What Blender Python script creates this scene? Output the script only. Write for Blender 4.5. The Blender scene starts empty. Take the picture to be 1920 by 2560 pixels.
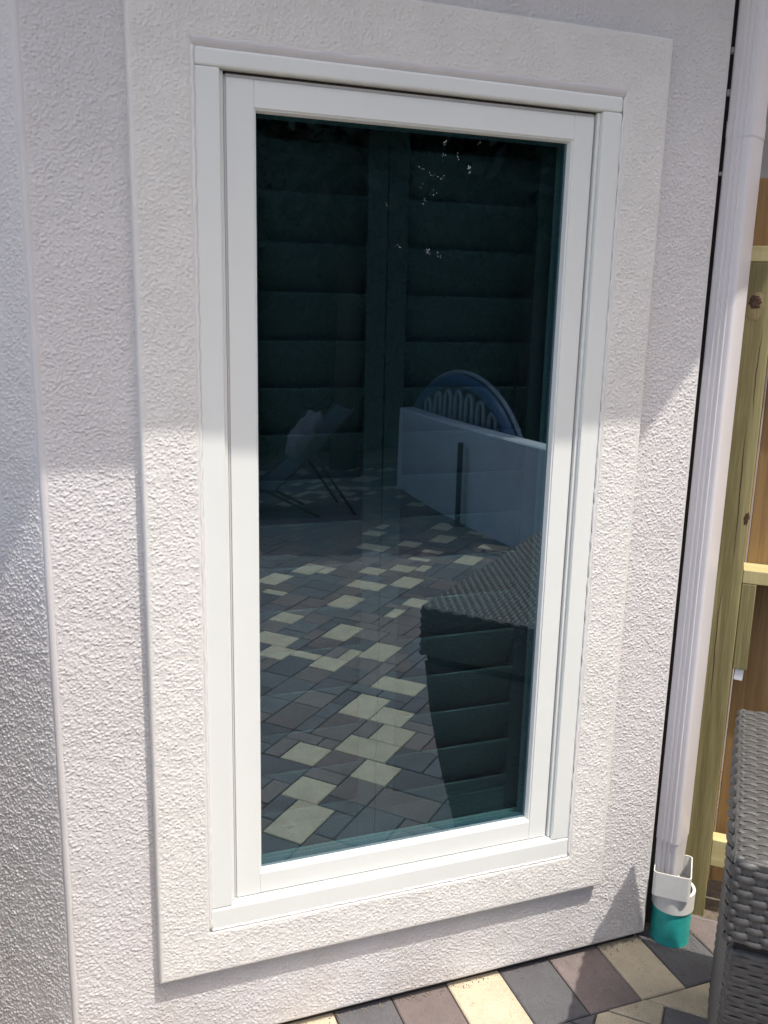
import bpy, bmesh, math, random
import numpy as np
from mathutils import Vector, Matrix

random.seed(7)
RNG = np.random.default_rng(7)
scene = bpy.context.scene
COL = scene.collection

# ------------------------------------------------------------------ camera
SUN = Vector((0.45, -1.0, 2.5)).normalized()
cam_data = bpy.data.cameras.new("camera")
cam = bpy.data.objects.new("camera", cam_data)
COL.objects.link(cam)
scene.camera = cam
RIGHT = Vector((0.93883, -0.34359, 0.02311))
DOWN = Vector((-0.05395, -0.21302, -0.97556))
FWD = Vector((0.34012, 0.91464, -0.21853))
UP = -DOWN
m = Matrix((
    (RIGHT.x, UP.x, -FWD.x, -0.27357),
    (RIGHT.y, UP.y, -FWD.y, -1.77755),
    (RIGHT.z, UP.z, -FWD.z, 1.36241),
    (0, 0, 0, 1)))
cam.matrix_world = m
cam_data.sensor_fit = 'VERTICAL'
cam_data.sensor_height = 24.0
cam_data.lens = 24.0 * 2250.0 / 2560.0
cam_data.clip_start = 0.02
cam_data.clip_end = 500

# ------------------------------------------------------------------ world, sun, exposure
world = bpy.data.worlds.new("World")
scene.world = world
world.use_nodes = True
wn = world.node_tree
bg = wn.nodes["Background"]
sky = wn.nodes.new("ShaderNodeTexSky")
sky.sky_type = 'NISHITA'
sky.sun_disc = False
sky.sun_elevation = math.asin(SUN.z)
sky.sun_rotation = math.atan2(SUN.x, SUN.y)
sky.air_density = 1.0
sky.dust_density = 4.0
sky.ozone_density = 1.0
wn.links.new(sky.outputs[0], bg.inputs[0])
bg.inputs[1].default_value = 0.15
sun_data = bpy.data.lights.new("sun", 'SUN')
sun_data.energy = 2.0
sun_data.angle = math.radians(0.55)
sun_data.color = (1.0, 0.95, 0.87)
sun = bpy.data.objects.new("sun", sun_data)
COL.objects.link(sun)
sun.rotation_euler = SUN.to_track_quat('Z', 'Y').to_euler()
sun.location = (3, -6, 12)
scene.view_settings.view_transform = 'Standard'
scene.view_settings.look = 'None'
scene.view_settings.gamma = 1
scene.view_settings.exposure = 0.95
try:
    scene.view_settings.use_curve_mapping = False
except Exception:
    pass

ZG = -0.345          # paving level
YW = 0.027           # main wall face
YB = -0.004          # face of the raised stucco band

scene.cycles.use_denoising = True
scene.cycles.denoising_input_passes = 'RGB_ALBEDO_NORMAL'
scene.cycles.denoising_prefilter = 'NONE'

# ------------------------------------------------------------------ helpers
def link(name, mesh, parent=None):
    o = bpy.data.objects.new(name, mesh)
    COL.objects.link(o)
    if parent is not None:
        o.parent = parent
    return o

def thing(name, label, cat, group=None, loc=(0, 0, 0)):
    o = bpy.data.objects.new(name, None)
    COL.objects.link(o)
    o.empty_display_size = 0.1
    o.location = loc
    o["label"] = label
    o["category"] = cat
    if group:
        o["group"] = group
    return o

def mesh_np(name, verts, faces, mats, smooth=False, mat_idx=None):
    """quad mesh from numpy arrays"""
    me = bpy.data.meshes.new(name)
    verts = np.asarray(verts, np.float32)
    faces = np.asarray(faces, np.int32)
    n = faces.shape[1]
    me.vertices.add(len(verts))
    me.vertices.foreach_set("co", verts.ravel())
    me.loops.add(faces.size)
    me.loops.foreach_set("vertex_index", faces.ravel())
    me.polygons.add(len(faces))
    me.polygons.foreach_set("loop_start", np.arange(0, faces.size, n, dtype=np.int32))
    me.polygons.foreach_set("loop_total", np.full(len(faces), n, np.int32))
    if mat_idx is not None:
        me.polygons.foreach_set("material_index", np.asarray(mat_idx, np.int32))
    if smooth:
        me.polygons.foreach_set("use_smooth", np.ones(len(faces), bool))
    me.update(calc_edges=True)
    me.validate()
    for mt in (mats if isinstance(mats, (list, tuple)) else [mats]):
        me.materials.append(mt)
    return me

def bm_obj(name, bm, mats, parent=None, smooth=False):
    me = bpy.data.meshes.new(name)
    bmesh.ops.recalc_face_normals(bm, faces=bm.faces)
    bm.to_mesh(me)
    bm.free()
    for mt in (mats if isinstance(mats, (list, tuple)) else [mats]):
        me.materials.append(mt)
    if smooth:
        for p in me.polygons:
            p.use_smooth = True
    return link(name, me, parent)

def add_box(bm, lo, hi, bevel=0.0, M=None, segs=2):
    g = bmesh.ops.create_cube(bm, size=1.0)
    vs = g['verts']
    lo, hi = Vector(lo), Vector(hi)
    for v in vs:
        v.co = Vector((lo[i] + (v.co[i] + 0.5) * (hi[i] - lo[i]) for i in range(3)))
    if bevel > 0:
        es = list({e for v in vs for e in v.link_edges})
        r = bmesh.ops.bevel(bm, geom=es, offset=bevel, segments=segs, profile=0.5, affect='EDGES')
        vs = list({v for f in r['faces'] for v in f.verts} | {v for v in vs if v.is_valid})
    if M is not None:
        for v in vs:
            v.co = M @ v.co
    return vs

def box_obj(name, lo, hi, mat, parent=None, bevel=0.0, M=None):
    bm = bmesh.new()
    add_box(bm, lo, hi, bevel, M)
    return bm_obj(name, bm, mat, parent)

def tube(bm, pts, r, segs=8, caps=True, closed=False):
    pts = [Vector(p) for p in pts]
    rings = []
    n = len(pts)
    prev = None
    for i, p in enumerate(pts):
        t = (pts[min(i + 1, n - 1)] - pts[max(i - 1, 0)]).normalized()
        a = Vector((0, 0, 1)) if abs(t.z) < 0.95 else Vector((1, 0, 0))
        if prev is not None:
            x = (prev - prev.dot(t) * t).normalized()
        else:
            x = t.cross(a).normalized()
        prev = x
        y = t.cross(x)
        rr = r[i] if isinstance(r, (list, tuple)) else r
        rings.append([bm.verts.new(p + rr * (math.cos(2 * math.pi * k / segs) * x + math.sin(2 * math.pi * k / segs) * y)) for k in range(segs)])
    for i in range(n - 1):
        for k in range(segs):
            bm.faces.new((rings[i][k], rings[i][(k + 1) % segs], rings[i + 1][(k + 1) % segs], rings[i + 1][k]))
    if caps:
        bm.faces.new(rings[0][::-1])
        bm.faces.new(rings[-1])

def extrude_profile(bm, prof, z0, z1, closed=True):
    """prof: list of (x,y) ; vertical prism"""
    a = [bm.verts.new((x, y, z0)) for x, y in prof]
    b = [bm.verts.new((x, y, z1)) for x, y in prof]
    n = len(prof)
    for i in range(n if closed else n - 1):
        j = (i + 1) % n
        bm.faces.new((a[i], a[j], b[j], b[i]))
    return a, b

# ------------------------------------------------------------------ noise
_perm = RNG.permutation(256)
_perm = np.concatenate([_perm, _perm, _perm])
_ang = RNG.random(256) * 2 * np.pi
_gx, _gy = np.cos(_ang), np.sin(_ang)

def perlin(x, y):
    xi = np.floor(x).astype(int); yi = np.floor(y).astype(int)
    xf = x - xi; yf = y - yi
    xi &= 255; yi &= 255
    u = xf * xf * xf * (xf * (xf * 6 - 15) + 10)
    v = yf * yf * yf * (yf * (yf * 6 - 15) + 10)
    def g(ix, iy, dx, dy):
        h = _perm[_perm[ix & 255] + (iy & 255)]
        return _gx[h] * dx + _gy[h] * dy
    n00 = g(xi, yi, xf, yf); n10 = g(xi + 1, yi, xf - 1, yf)
    n01 = g(xi, yi + 1, xf, yf - 1); n11 = g(xi + 1, yi + 1, xf - 1, yf - 1)
    return (n00 * (1 - u) + n10 * u) * (1 - v) + (n01 * (1 - u) + n11 * u) * v

def sstep(a, b, x):
    t = np.clip((x - a) / (b - a), 0, 1)
    return t * t * (3 - 2 * t)

def stucco(us, vs, seed=0.0, density=110000.0):
    """height of a sprayed dash coat on the grid us x vs, metres: thousands of small grains"""
    r_ = np.random.default_rng(int(seed * 1000) + 11)
    U, V = np.meshgrid(us, vs)
    H = np.zeros_like(U)
    vmax = vs[-1]
    n = int((us[-1] - us[0]) * (vmax - vs[0]) * density)
    gu = r_.uniform(us[0], us[-1], n); gv = r_.uniform(vs[0], vmax, n)
    keep = r_.random(n) < (0.74 + 0.9 * perlin(gu / 0.045 + seed, gv / 0.045) + 0.25 * perlin(gu / 0.016, gv / 0.016 + 5))
    gu, gv = gu[keep], gv[keep]; n = len(gu)
    rad = 0.0013 + 0.0017 * r_.random(n) ** 2.6
    hgt = rad * (0.35 + 0.50 * r_.random(n))
    ecc = r_.uniform(0.75, 1.35, n)
    iu = np.clip(np.searchsorted(us, gu), 0, len(us) - 1); iv = np.clip(np.searchsorted(vs, gv), 0, len(vs) - 1)
    for dj in range(-3, 4):
        for di in range(-3, 4):
            a = np.clip(iu + di, 0, len(us) - 1); b = np.clip(iv + dj, 0, len(vs) - 1)
            d2 = ((us[a] - gu) / (rad * ecc)) ** 2 + ((vs[b] - gv) * ecc / rad) ** 2
            val = hgt * np.sqrt(np.maximum(0.0, 1 - d2))
            np.maximum.at(H, (b, a), val)
    H += 0.00035 * perlin(U / 0.0045 + 31, V / 0.0045 + 7) + 0.00022 * r_.normal(size=U.shape)
    return H

# ------------------------------------------------------------------ materials
def new_mat(name):
    mt = bpy.data.materials.new(name)
    mt.use_nodes = True
    nt = mt.node_tree
    return mt, nt, nt.nodes["Principled BSDF"]

def mat_basic(name, col, rough=0.6, var=0.0, scale=8.0, bump=0.0, bscale=60.0, rnd=0.0, spec=0.5, metal=0.0):
    mt, nt, b = new_mat(name)
    b.inputs["Roughness"].default_value = rough
    b.inputs["Specular IOR Level"].default_value = spec
    b.inputs["Metallic"].default_value = metal
    b.inputs["Base Color"].default_value = (*col, 1)
    tc = nt.nodes.new("ShaderNodeTexCoord")
    src = None
    if var > 0:
        nz = nt.nodes.new("ShaderNodeTexNoise")
        nz.inputs["Scale"].default_value = scale
        nz.inputs["Detail"].default_value = 6
        nz.inputs["Roughness"].default_value = 0.65
        nt.links.new(tc.outputs["Object"], nz.inputs["Vector"])
        mr = nt.nodes.new("ShaderNodeMapRange")
        mr.inputs[1].default_value = 0.3; mr.inputs[2].default_value = 0.7
        mr.inputs[3].default_value = 1 - var; mr.inputs[4].default_value = 1 + var
        nt.links.new(nz.outputs["Fac"], mr.inputs[0])
        src = mr.outputs[0]
    if rnd > 0:
        oi = nt.nodes.new("ShaderNodeObjectInfo")
        mr2 = nt.nodes.new("ShaderNodeMapRange")
        mr2.inputs[3].default_value = 1 - rnd; mr2.inputs[4].default_value = 1 + rnd
        nt.links.new(oi.outputs["Random"], mr2.inputs[0])
        if src is None:
            src = mr2.outputs[0]
        else:
            mu = nt.nodes.new("ShaderNodeMath"); mu.operation = 'MULTIPLY'
            nt.links.new(src, mu.inputs[0]); nt.links.new(mr2.outputs[0], mu.inputs[1])
            src = mu.outputs[0]
    if src is not None:
        vm = nt.nodes.new("ShaderNodeVectorMath"); vm.operation = 'SCALE'
        vm.inputs[0].default_value = col
        nt.links.new(src, vm.inputs["Scale"])
        nt.links.new(vm.outputs[0], b.inputs["Base Color"])
    if bump > 0:
        n2 = nt.nodes.new("ShaderNodeTexNoise")
        n2.inputs["Scale"].default_value = bscale
        n2.inputs["Detail"].default_value = 5
        nt.links.new(tc.outputs["Object"], n2.inputs["Vector"])
        bp = nt.nodes.new("ShaderNodeBump")
        bp.inputs["Strength"].default_value = bump
        bp.inputs["Distance"].default_value = 0.002
        nt.links.new(n2.outputs["Fac"], bp.inputs["Height"])
        nt.links.new(bp.outputs[0], b.inputs["Normal"])
    return mt

def mat_wood(name, c1, c2, stretch=(26, 26, 1.6), rough=0.75, ring=14.0, rnd=0.12):
    mt, nt, b = new_mat(name)
    tc = nt.nodes.new("ShaderNodeTexCoord")
    oi = nt.nodes.new("ShaderNodeObjectInfo")
    ad = nt.nodes.new("ShaderNodeVectorMath"); ad.operation = 'ADD'
    sc = nt.nodes.new("ShaderNodeVectorMath"); sc.operation = 'SCALE'
    cb = nt.nodes.new("ShaderNodeCombineXYZ")
    for i in range(3):
        nt.links.new(oi.outputs["Random"], cb.inputs[i])
    nt.links.new(cb.outputs[0], sc.inputs[0]); sc.inputs["Scale"].default_value = 7.0
    nt.links.new(tc.outputs["Object"], ad.inputs[0]); nt.links.new(sc.outputs[0], ad.inputs[1])
    mp = nt.nodes.new("ShaderNodeMapping")
    mp.inputs["Scale"].default_value = stretch
    nt.links.new(ad.outputs[0], mp.inputs["Vector"])
    nz = nt.nodes.new("ShaderNodeTexNoise")
    nz.inputs["Scale"].default_value = 1.0; nz.inputs["Detail"].default_value = 3
    nz.inputs["Distortion"].default_value = 0.6
    nt.links.new(mp.outputs[0], nz.inputs["Vector"])
    sn = nt.nodes.new("ShaderNodeMath"); sn.operation = 'MULTIPLY'; sn.inputs[1].default_value = ring
    nt.links.new(nz.outputs["Fac"], sn.inputs[0])
    si = nt.nodes.new("ShaderNodeMath"); si.operation = 'SINE'
    nt.links.new(sn.outputs[0], si.inputs[0])
    fine = nt.nodes.new("ShaderNodeTexNoise")
    mp2 = nt.nodes.new("ShaderNodeMapping"); mp2.inputs["Scale"].default_value = (260, 260, 9)
    nt.links.new(ad.outputs[0], mp2.inputs["Vector"]); nt.links.new(mp2.outputs[0], fine.inputs["Vector"])
    fine.inputs["Scale"].default_value = 1.0; fine.inputs["Detail"].default_value = 4
    mx = nt.nodes.new("ShaderNodeMath"); mx.operation = 'MULTIPLY_ADD'
    mx.inputs[1].default_value = 0.28; nt.links.new(si.outputs[0], mx.inputs[0]); nt.links.new(fine.outputs["Fac"], mx.inputs[2])
    cr = nt.nodes.new("ShaderNodeMapRange")
    cr.inputs[1].default_value = 0.15; cr.inputs[2].default_value = 0.85
    nt.links.new(mx.outputs[0], cr.inputs[0])
    mix = nt.nodes.new("ShaderNodeMix"); mix.data_type = 'RGBA'
    mix.inputs["A"].default_value = (*c1, 1); mix.inputs["B"].default_value = (*c2, 1)
    nt.links.new(cr.outputs[0], mix.inputs["Factor"])
    hs = nt.nodes.new("ShaderNodeHueSaturation")
    mr2 = nt.nodes.new("ShaderNodeMapRange")
    mr2.inputs[3].default_value = 1 - rnd; mr2.inputs[4].default_value = 1 + rnd
    nt.links.new(oi.outputs["Random"], mr2.inputs[0]); nt.links.new(mr2.outputs[0], hs.inputs["Value"])
    nt.links.new(mix.outputs["Result"], hs.inputs["Color"])
    nt.links.new(hs.outputs[0], b.inputs["Base Color"])
    b.inputs["Roughness"].default_value = rough
    bp = nt.nodes.new("ShaderNodeBump"); bp.inputs["Strength"].default_value = 0.25; bp.inputs["Distance"].default_value = 0.002
    nt.links.new(fine.outputs["Fac"], bp.inputs["Height"]); nt.links.new(bp.outputs[0], b.inputs["Normal"])
    return mt

def mat_concrete(name, col, rnd):
    mt, nt, b = new_mat(name)
    b.inputs["Roughness"].default_value = 0.88
    tc = nt.nodes.new("ShaderNodeTexCoord"); oi = nt.nodes.new("ShaderNodeObjectInfo")
    ad = nt.nodes.new("ShaderNodeVectorMath"); ad.operation = 'ADD'
    geo = nt.nodes.new("ShaderNodeNewGeometry")
    def noise(scale, detail, lo, hi, a, b_):
        nz = nt.nodes.new("ShaderNodeTexNoise"); nz.inputs["Scale"].default_value = scale; nz.inputs["Detail"].default_value = detail
        nz.inputs["Roughness"].default_value = 0.7
        nt.links.new(geo.outputs["Position"], nz.inputs["Vector"])
        mr = nt.nodes.new("ShaderNodeMapRange"); mr.inputs[1].default_value = lo; mr.inputs[2].default_value = hi
        mr.inputs[3].default_value = a; mr.inputs[4].default_value = b_
        nt.links.new(nz.outputs["Fac"], mr.inputs[0])
        return mr.outputs[0], nz
    f1, _ = noise(11, 6, 0.3, 0.7, 0.84, 1.14)
    f2, n2 = noise(420, 3, 0.32, 0.68, 0.74, 1.24)
    f3, _ = noise(34, 5, 0.60, 0.74, 1.0, 0.62)
    f4, _ = noise(150, 2, 0.66, 0.72, 1.0, 0.55)
    mr = nt.nodes.new("ShaderNodeMapRange"); mr.inputs[3].default_value = 1 - rnd; mr.inputs[4].default_value = 1 + rnd
    nt.links.new(oi.outputs["Random"], mr.inputs[0])
    cur = mr.outputs[0]
    for f in (f1, f2, f3, f4):
        mu = nt.nodes.new("ShaderNodeMath"); mu.operation = 'MULTIPLY'
        nt.links.new(cur, mu.inputs[0]); nt.links.new(f, mu.inputs[1]); cur = mu.outputs[0]
    vm = nt.nodes.new("ShaderNodeVectorMath"); vm.operation = 'SCALE'; vm.inputs[0].default_value = col
    nt.links.new(cur, vm.inputs["Scale"]); nt.links.new(vm.outputs[0], b.inputs["Base Color"])
    bp = nt.nodes.new("ShaderNodeBump"); bp.inputs["Strength"].default_value = 0.6; bp.inputs["Distance"].default_value = 0.0015
    nt.links.new(n2.outputs["Fac"], bp.inputs["Height"]); nt.links.new(bp.outputs[0], b.inputs["Normal"])
    return mt

M = {}
M['stucco_wall'] = mat_basic('stucco_wall_paint', (0.64, 0.62, 0.615), 0.8, 0.04, 5, 0.25, 500)
M['stucco_band'] = mat_basic('stucco_band_paint', (0.72, 0.703, 0.67), 0.8, 0.05, 9, 0.25, 500)
M['vinyl'] = mat_basic('white_window_vinyl', (0.765, 0.785, 0.755), 0.38, 0.02, 4, 0.03, 900, spec=0.5)
M['vinyl_grey'] = mat_basic('grey_weatherstrip', (0.42, 0.42, 0.46), 0.6)
M['gap'] = mat_basic('dark_rubber_and_gap_shade', (0.03, 0.026, 0.024), 0.8)  # also paints the shade in the gap by the downspout
M['caulk'] = mat_basic('pale_caulk', (0.74, 0.73, 0.71), 0.55, 0.05, 40, 0.3, 120)
M['spacer'] = mat_basic('metal_spacer', (0.50, 0.60, 0.66), 0.35)
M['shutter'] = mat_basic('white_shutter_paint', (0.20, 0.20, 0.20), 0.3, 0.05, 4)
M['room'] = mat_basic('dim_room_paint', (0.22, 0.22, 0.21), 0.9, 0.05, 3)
M['soffit'] = mat_basic('soffit_paint', (0.74, 0.73, 0.71), 0.6, 0.03, 5)
M['spout'] = mat_basic('white_aluminium_paint', (0.68, 0.655, 0.67), 0.32, 0.02, 6, 0.02, 300)
M['pvc'] = mat_basic('white_pvc', (0.78, 0.77, 0.73), 0.38, 0.05, 25)
M['teal'] = mat_basic('teal_pvc', (0.03, 0.40, 0.36), 0.45, 0.18, 18, 0.1, 200)
M['post'] = mat_wood('treated_pine', (0.185, 0.155, 0.065), (0.33, 0.29, 0.135), (13, 13, 0.6), ring=26)
M['rail'] = mat_wood('treated_pine_pale', (0.50, 0.43, 0.20), (0.62, 0.55, 0.30), (3, 40, 40), ring=8)
M['board'] = mat_wood('stained_cedar', (0.21, 0.12, 0.047), (0.33, 0.205, 0.085), (20, 20, 0.9), ring=16)
M['knot'] = mat_basic('wood_knot', (0.075, 0.035, 0.02), 0.8, 0.5, 120, 0.6, 150)
M['tag'] = mat_basic('white_label_paper', (0.75, 0.76, 0.78), 0.6, 0.1, 150)
M['wicker'] = mat_basic('grey_resin_wicker', (0.078, 0.077, 0.074), 0.52, 0.32, 70, 0.1, 400, spec=0.5)
M['wicker_core'] = mat_basic('dark_wicker_core', (0.02, 0.02, 0.02), 0.9)
M['tan'] = mat_concrete('tan_concrete', (0.54, 0.47, 0.34), 0.08)
M['charcoal'] = mat_concrete('charcoal_concrete', (0.138, 0.135, 0.142), 0.18)
M['mauve'] = mat_concrete('mauve_concrete', (0.195, 0.160, 0.150), 0.15)
M['sand'] = mat_basic('joint_sand', (0.16, 0.13, 0.10), 0.95, 0.35, 60, 0.8, 200)
M['soil'] = mat_basic('sandy_soil', (0.26, 0.22, 0.16), 0.95, 0.4, 9, 0.8, 60)
M['low_wall'] = mat_basic('low_wall_render', (0.60, 0.63, 0.64), 0.8, 0.07, 5, 0.4, 180)
M['dark_metal'] = mat_basic('dark_metal', (0.02, 0.025, 0.025), 0.5)
M['blue_vinyl'] = mat_basic('blue_vinyl', (0.045, 0.10, 0.20), 0.35, 0.08, 6)
M['clear_rib'] = mat_basic('pale_vinyl', (0.28, 0.31, 0.35), 0.3, 0.12, 20)
M['float_back'] = mat_basic('navy_vinyl', (0.04, 0.045, 0.06), 0.4)
M['sling'] = mat_basic('blue_grey_sling', (0.045, 0.06, 0.075), 0.75, 0.1, 20)
M['towel'] = mat_basic('pale_towel', (0.15, 0.15, 0.165), 0.95, 0.15, 30, 0.6, 120)
M['bark'] = mat_basic('bark', (0.05, 0.04, 0.032), 0.9, 0.3, 12, 0.6, 40)
M['leaf'] = mat_basic('dark_leaf', (0.018, 0.032, 0.014), 0.6, 0.35, 1.3)
M['leaf_b'] = mat_basic('mid_leaf', (0.028, 0.046, 0.018), 0.6, 0.35, 1.3)
M['litter'] = mat_basic('dry_leaf', (0.12, 0.055, 0.03), 0.9, 0.4, 60)
M['spots'] = mat_basic('dried_splash', (0.75, 0.75, 0.75), 0.9)

def add_stain(mt, base):
    nt = mt.node_tree; b = nt.nodes["Principled BSDF"]
    old = b.inputs["Base Color"].links[0].from_socket
    geo = nt.nodes.new("ShaderNodeNewGeometry"); sx = nt.nodes.new("ShaderNodeSeparateXYZ")
    nt.links.new(geo.outputs["Position"], sx.inputs[0])
    nz = nt.nodes.new("ShaderNodeTexNoise"); nz.inputs["Scale"].default_value = 7.0; nz.inputs["Detail"].default_value = 7; nz.inputs["Roughness"].default_value = 0.7
    nt.links.new(geo.outputs["Position"], nz.inputs["Vector"])
    hh = nt.nodes.new("ShaderNodeMapRange"); hh.inputs[1].default_value = -0.33; hh.inputs[2].default_value = -0.10; hh.inputs[3].default_value = 0.75; hh.inputs[4].default_value = 0.10
    nt.links.new(sx.outputs[2], hh.inputs[0])
    th = nt.nodes.new("ShaderNodeMapRange"); th.inputs[1].default_value = 0.42; th.inputs[2].default_value = 0.72
    nt.links.new(nz.outputs["Fac"], th.inputs[0])
    mu = nt.nodes.new("ShaderNodeMath"); mu.operation = 'MULTIPLY'
    nt.links.new(hh.outputs[0], mu.inputs[0]); nt.links.new(th.outputs[0], mu.inputs[1])
    mx = nt.nodes.new("ShaderNodeMix"); mx.data_type = 'RGBA'
    mx.inputs["B"].default_value = (*base, 1)
    nt.links.new(old, mx.inputs["A"]); nt.links.new(mu.outputs[0], mx.inputs["Factor"])
    nt.links.new(mx.outputs["Result"], b.inputs["Base Color"])
add_stain(M['stucco_wall'], (0.47, 0.42, 0.36))
add_stain(M['stucco_band'], (0.50, 0.46, 0.40))

# window glass: coated, tinted, sharp reflection
gm, gt, gb = new_mat('tinted_window_glass')
gt.nodes.remove(gb)
out = gt.nodes["Material Output"]
tr = gt.nodes.new("ShaderNodeBsdfTransparent"); tr.inputs[0].default_value = (0.24, 0.375, 0.395, 1)
gl = gt.nodes.new("ShaderNodeBsdfGlossy"); gl.inputs["Roughness"].default_value = 0.012
gl.inputs["Color"].default_value = (0.62, 0.79, 0.91, 1)
# Schlick reflectance, the same from both sides of the pane
geo_g = gt.nodes.new("ShaderNodeNewGeometry")
dt_g = gt.nodes.new("ShaderNodeVectorMath"); dt_g.operation = 'DOT_PRODUCT'
gt.links.new(geo_g.outputs["Incoming"], dt_g.inputs[0]); gt.links.new(geo_g.outputs["True Normal"], dt_g.inputs[1])
ab_g = gt.nodes.new("ShaderNodeMath"); ab_g.operation = 'ABSOLUTE'; gt.links.new(dt_g.outputs["Value"], ab_g.inputs[0])
om_g = gt.nodes.new("ShaderNodeMath"); om_g.operation = 'SUBTRACT'; om_g.inputs[0].default_value = 1.0; gt.links.new(ab_g.outputs[0], om_g.inputs[1])
fr = gt.nodes.new("ShaderNodeMath"); fr.operation = 'POWER'; fr.inputs[1].default_value = 5.0; gt.links.new(om_g.outputs[0], fr.inputs[0])
adn = gt.nodes.new("ShaderNodeMath"); adn.operation = 'MULTIPLY_ADD'; adn.inputs[1].default_value = 0.70; adn.inputs[2].default_value = 0.235
tcg = gt.nodes.new("ShaderNodeTexCoord")
ng = gt.nodes.new("ShaderNodeTexNoise"); ng.inputs["Scale"].default_value = 2.2; ng.inputs["Detail"].default_value = 0
bpg = gt.nodes.new("ShaderNodeBump"); bpg.inputs["Strength"].default_value = 0.5; bpg.inputs["Distance"].default_value = 0.0012
gt.links.new(tcg.outputs["Object"], ng.inputs["Vector"])
gt.links.new(ng.outputs["Fac"], bpg.inputs["Height"])
gt.links.new(bpg.outputs[0], gl.inputs["Normal"])
mxs = gt.nodes.new("ShaderNodeMixShader")
gt.links.new(fr.outputs[0], adn.inputs[0]); gt.links.new(adn.outputs[0], mxs.inputs[0])
gt.links.new(tr.outputs[0], mxs.inputs[1]); gt.links.new(gl.outputs[0], mxs.inputs[2])
gt.links.new(mxs.outputs[0], out.inputs["Surface"])
M['glass'] = gm
gm2, gt2, gb2 = new_mat('clear_back_face')
gt2.nodes.remove(gb2)
tr2 = gt2.nodes.new("ShaderNodeBsdfTransparent")
gt2.links.new(tr2.outputs[0], gt2.nodes["Material Output"].inputs["Surface"])
M['clear'] = gm2

# ------------------------------------------------------------------ ground and sky-side setting
def plane_obj(name, x0, x1, y0, y1, z, mat, kind='structure'):
    me = mesh_np(name, [(x0, y0, z), (x1, y0, z), (x1, y1, z), (x0, y1, z)], [(0, 1, 2, 3)], mat)
    o = link(name, me)
    if kind:
        o["kind"] = kind
    return o

plane_obj("ground", -200, 200, -200, 200, ZG - 0.06, M['soil'])

# ------------------------------------------------------------------ house: stucco faces with real relief
house = thing("house", "white stucco house wall with a raised band around its tall window", "house")

XL, XR = -0.298, 1.207           # corners of the window wall
ZB, ZT = -0.322, 2.61            # lower edge of the stucco and soffit height

def axis(lo, hi, fine_hi, step=0.0017, coarse=0.02):
    a = np.linspace(lo, min(hi, fine_hi), int((min(hi, fine_hi) - lo) / step) + 1)
    if hi > fine_hi:
        a = np.concatenate([a, np.arange(fine_hi + coarse, hi, coarse), [hi]])
    return a

def relief_panel(name, us, vs, origin, udir, vdir, ndir, mat, hole=None, r=0.007, skirt=0.03,
                 edges=(True, True, True, True), hole_r=0.004, seed=0.0, amp=1.0):
    """Grid panel in (u,v); outward normal ndir; optional rectangular hole (u0,u1,v0,v1)."""
    U, V = np.meshgrid(us, vs)
    h = stucco(us, vs, seed) * amp
    big = 1e3
    dl = (U - us[0]) if edges[0] else big + U * 0
    dr = (us[-1] - U) if edges[1] else big + U * 0
    db = (V - vs[0]) if edges[2] else big + U * 0
    dt = (vs[-1] - V) if edges[3] else big + U * 0
    d = np.minimum(np.minimum(dl, dr), np.minimum(db, dt))
    wob = 0.002 * perlin(U / 0.06 + 5, V / 0.06)
    att = sstep(0.003, 0.014, d + wob)
    base = np.where(d < r, -(r - np.sqrt(np.maximum(0, r * r - (r - np.minimum(d, r)) ** 2))), 0.0)
    base = base + 0.0007 * perlin(U / 0.16, V / 0.16) + 0.0006 * perlin(U / 0.03 + 9, V / 0.03) * np.clip(d / 0.01, 0, 1)
    if hole is not None:
        u0, u1, v0, v1 = hole
        dh = np.maximum(np.maximum(u0 - U, U - u1), np.maximum(v0 - V, V - v1))
        att = att * sstep(0.002, 0.010, dh + wob)
        base = base - np.where(dh < hole_r, hole_r - np.maximum(dh, 0), 0) * 0.6
        inside = dh < -1e-6
    else:
        inside = np.zeros_like(U, bool)
    H = base + h * att
    O = np.array(origin); ud = np.array(udir); vd = np.array(vdir); nd = np.array(ndir)
    P = O + U[..., None] * ud + V[..., None] * vd + H[..., None] * nd
    ny, nx = U.shape
    idx = np.arange(ny * nx).reshape(ny, nx)
    ok = ~inside
    fm = ok[:-1, :-1] | ok[1:, :-1] | ok[:-1, 1:] | ok[1:, 1:]
    fm &= ~(inside[:-1, :-1] & inside[1:, 1:])
    q = np.stack([idx[:-1, :-1], idx[:-1, 1:], idx[1:, 1:], idx[1:, :-1]], -1)[fm]
    verts = P.reshape(-1, 3)
    sk = []
    def add_skirt(line):
        nonlocal verts
        n0 = len(verts)
        back = verts[line] * 1.0
        rel = back - O
        depth = rel @ nd
        back = back - np.outer(depth + skirt, nd)
        verts = np.concatenate([verts, back])
        b = np.arange(n0, n0 + len(line))
        sk.append(np.stack([line[:-1], line[1:], b[1:], b[:-1]], -1))
    if skirt > 0:
        if edges[0]: add_skirt(idx[:, 0])
        if edges[1]: add_skirt(idx[::-1, -1])
        if edges[2]: add_skirt(idx[0, ::-1])
        if edges[3]: add_skirt(idx[-1, :])
    if sk:
        q = np.concatenate([q] + sk)
    used = np.unique(q)
    remap = np.zeros(len(verts), np.int64); remap[used] = np.arange(len(used))
    me = mesh_np(name, verts[used], remap[q], mat, smooth=True)
    return link(name, me, house)

BL, BR_, BB, BT = -0.117, 1.0275, -0.111, 1.949    # band outer rectangle
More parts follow.
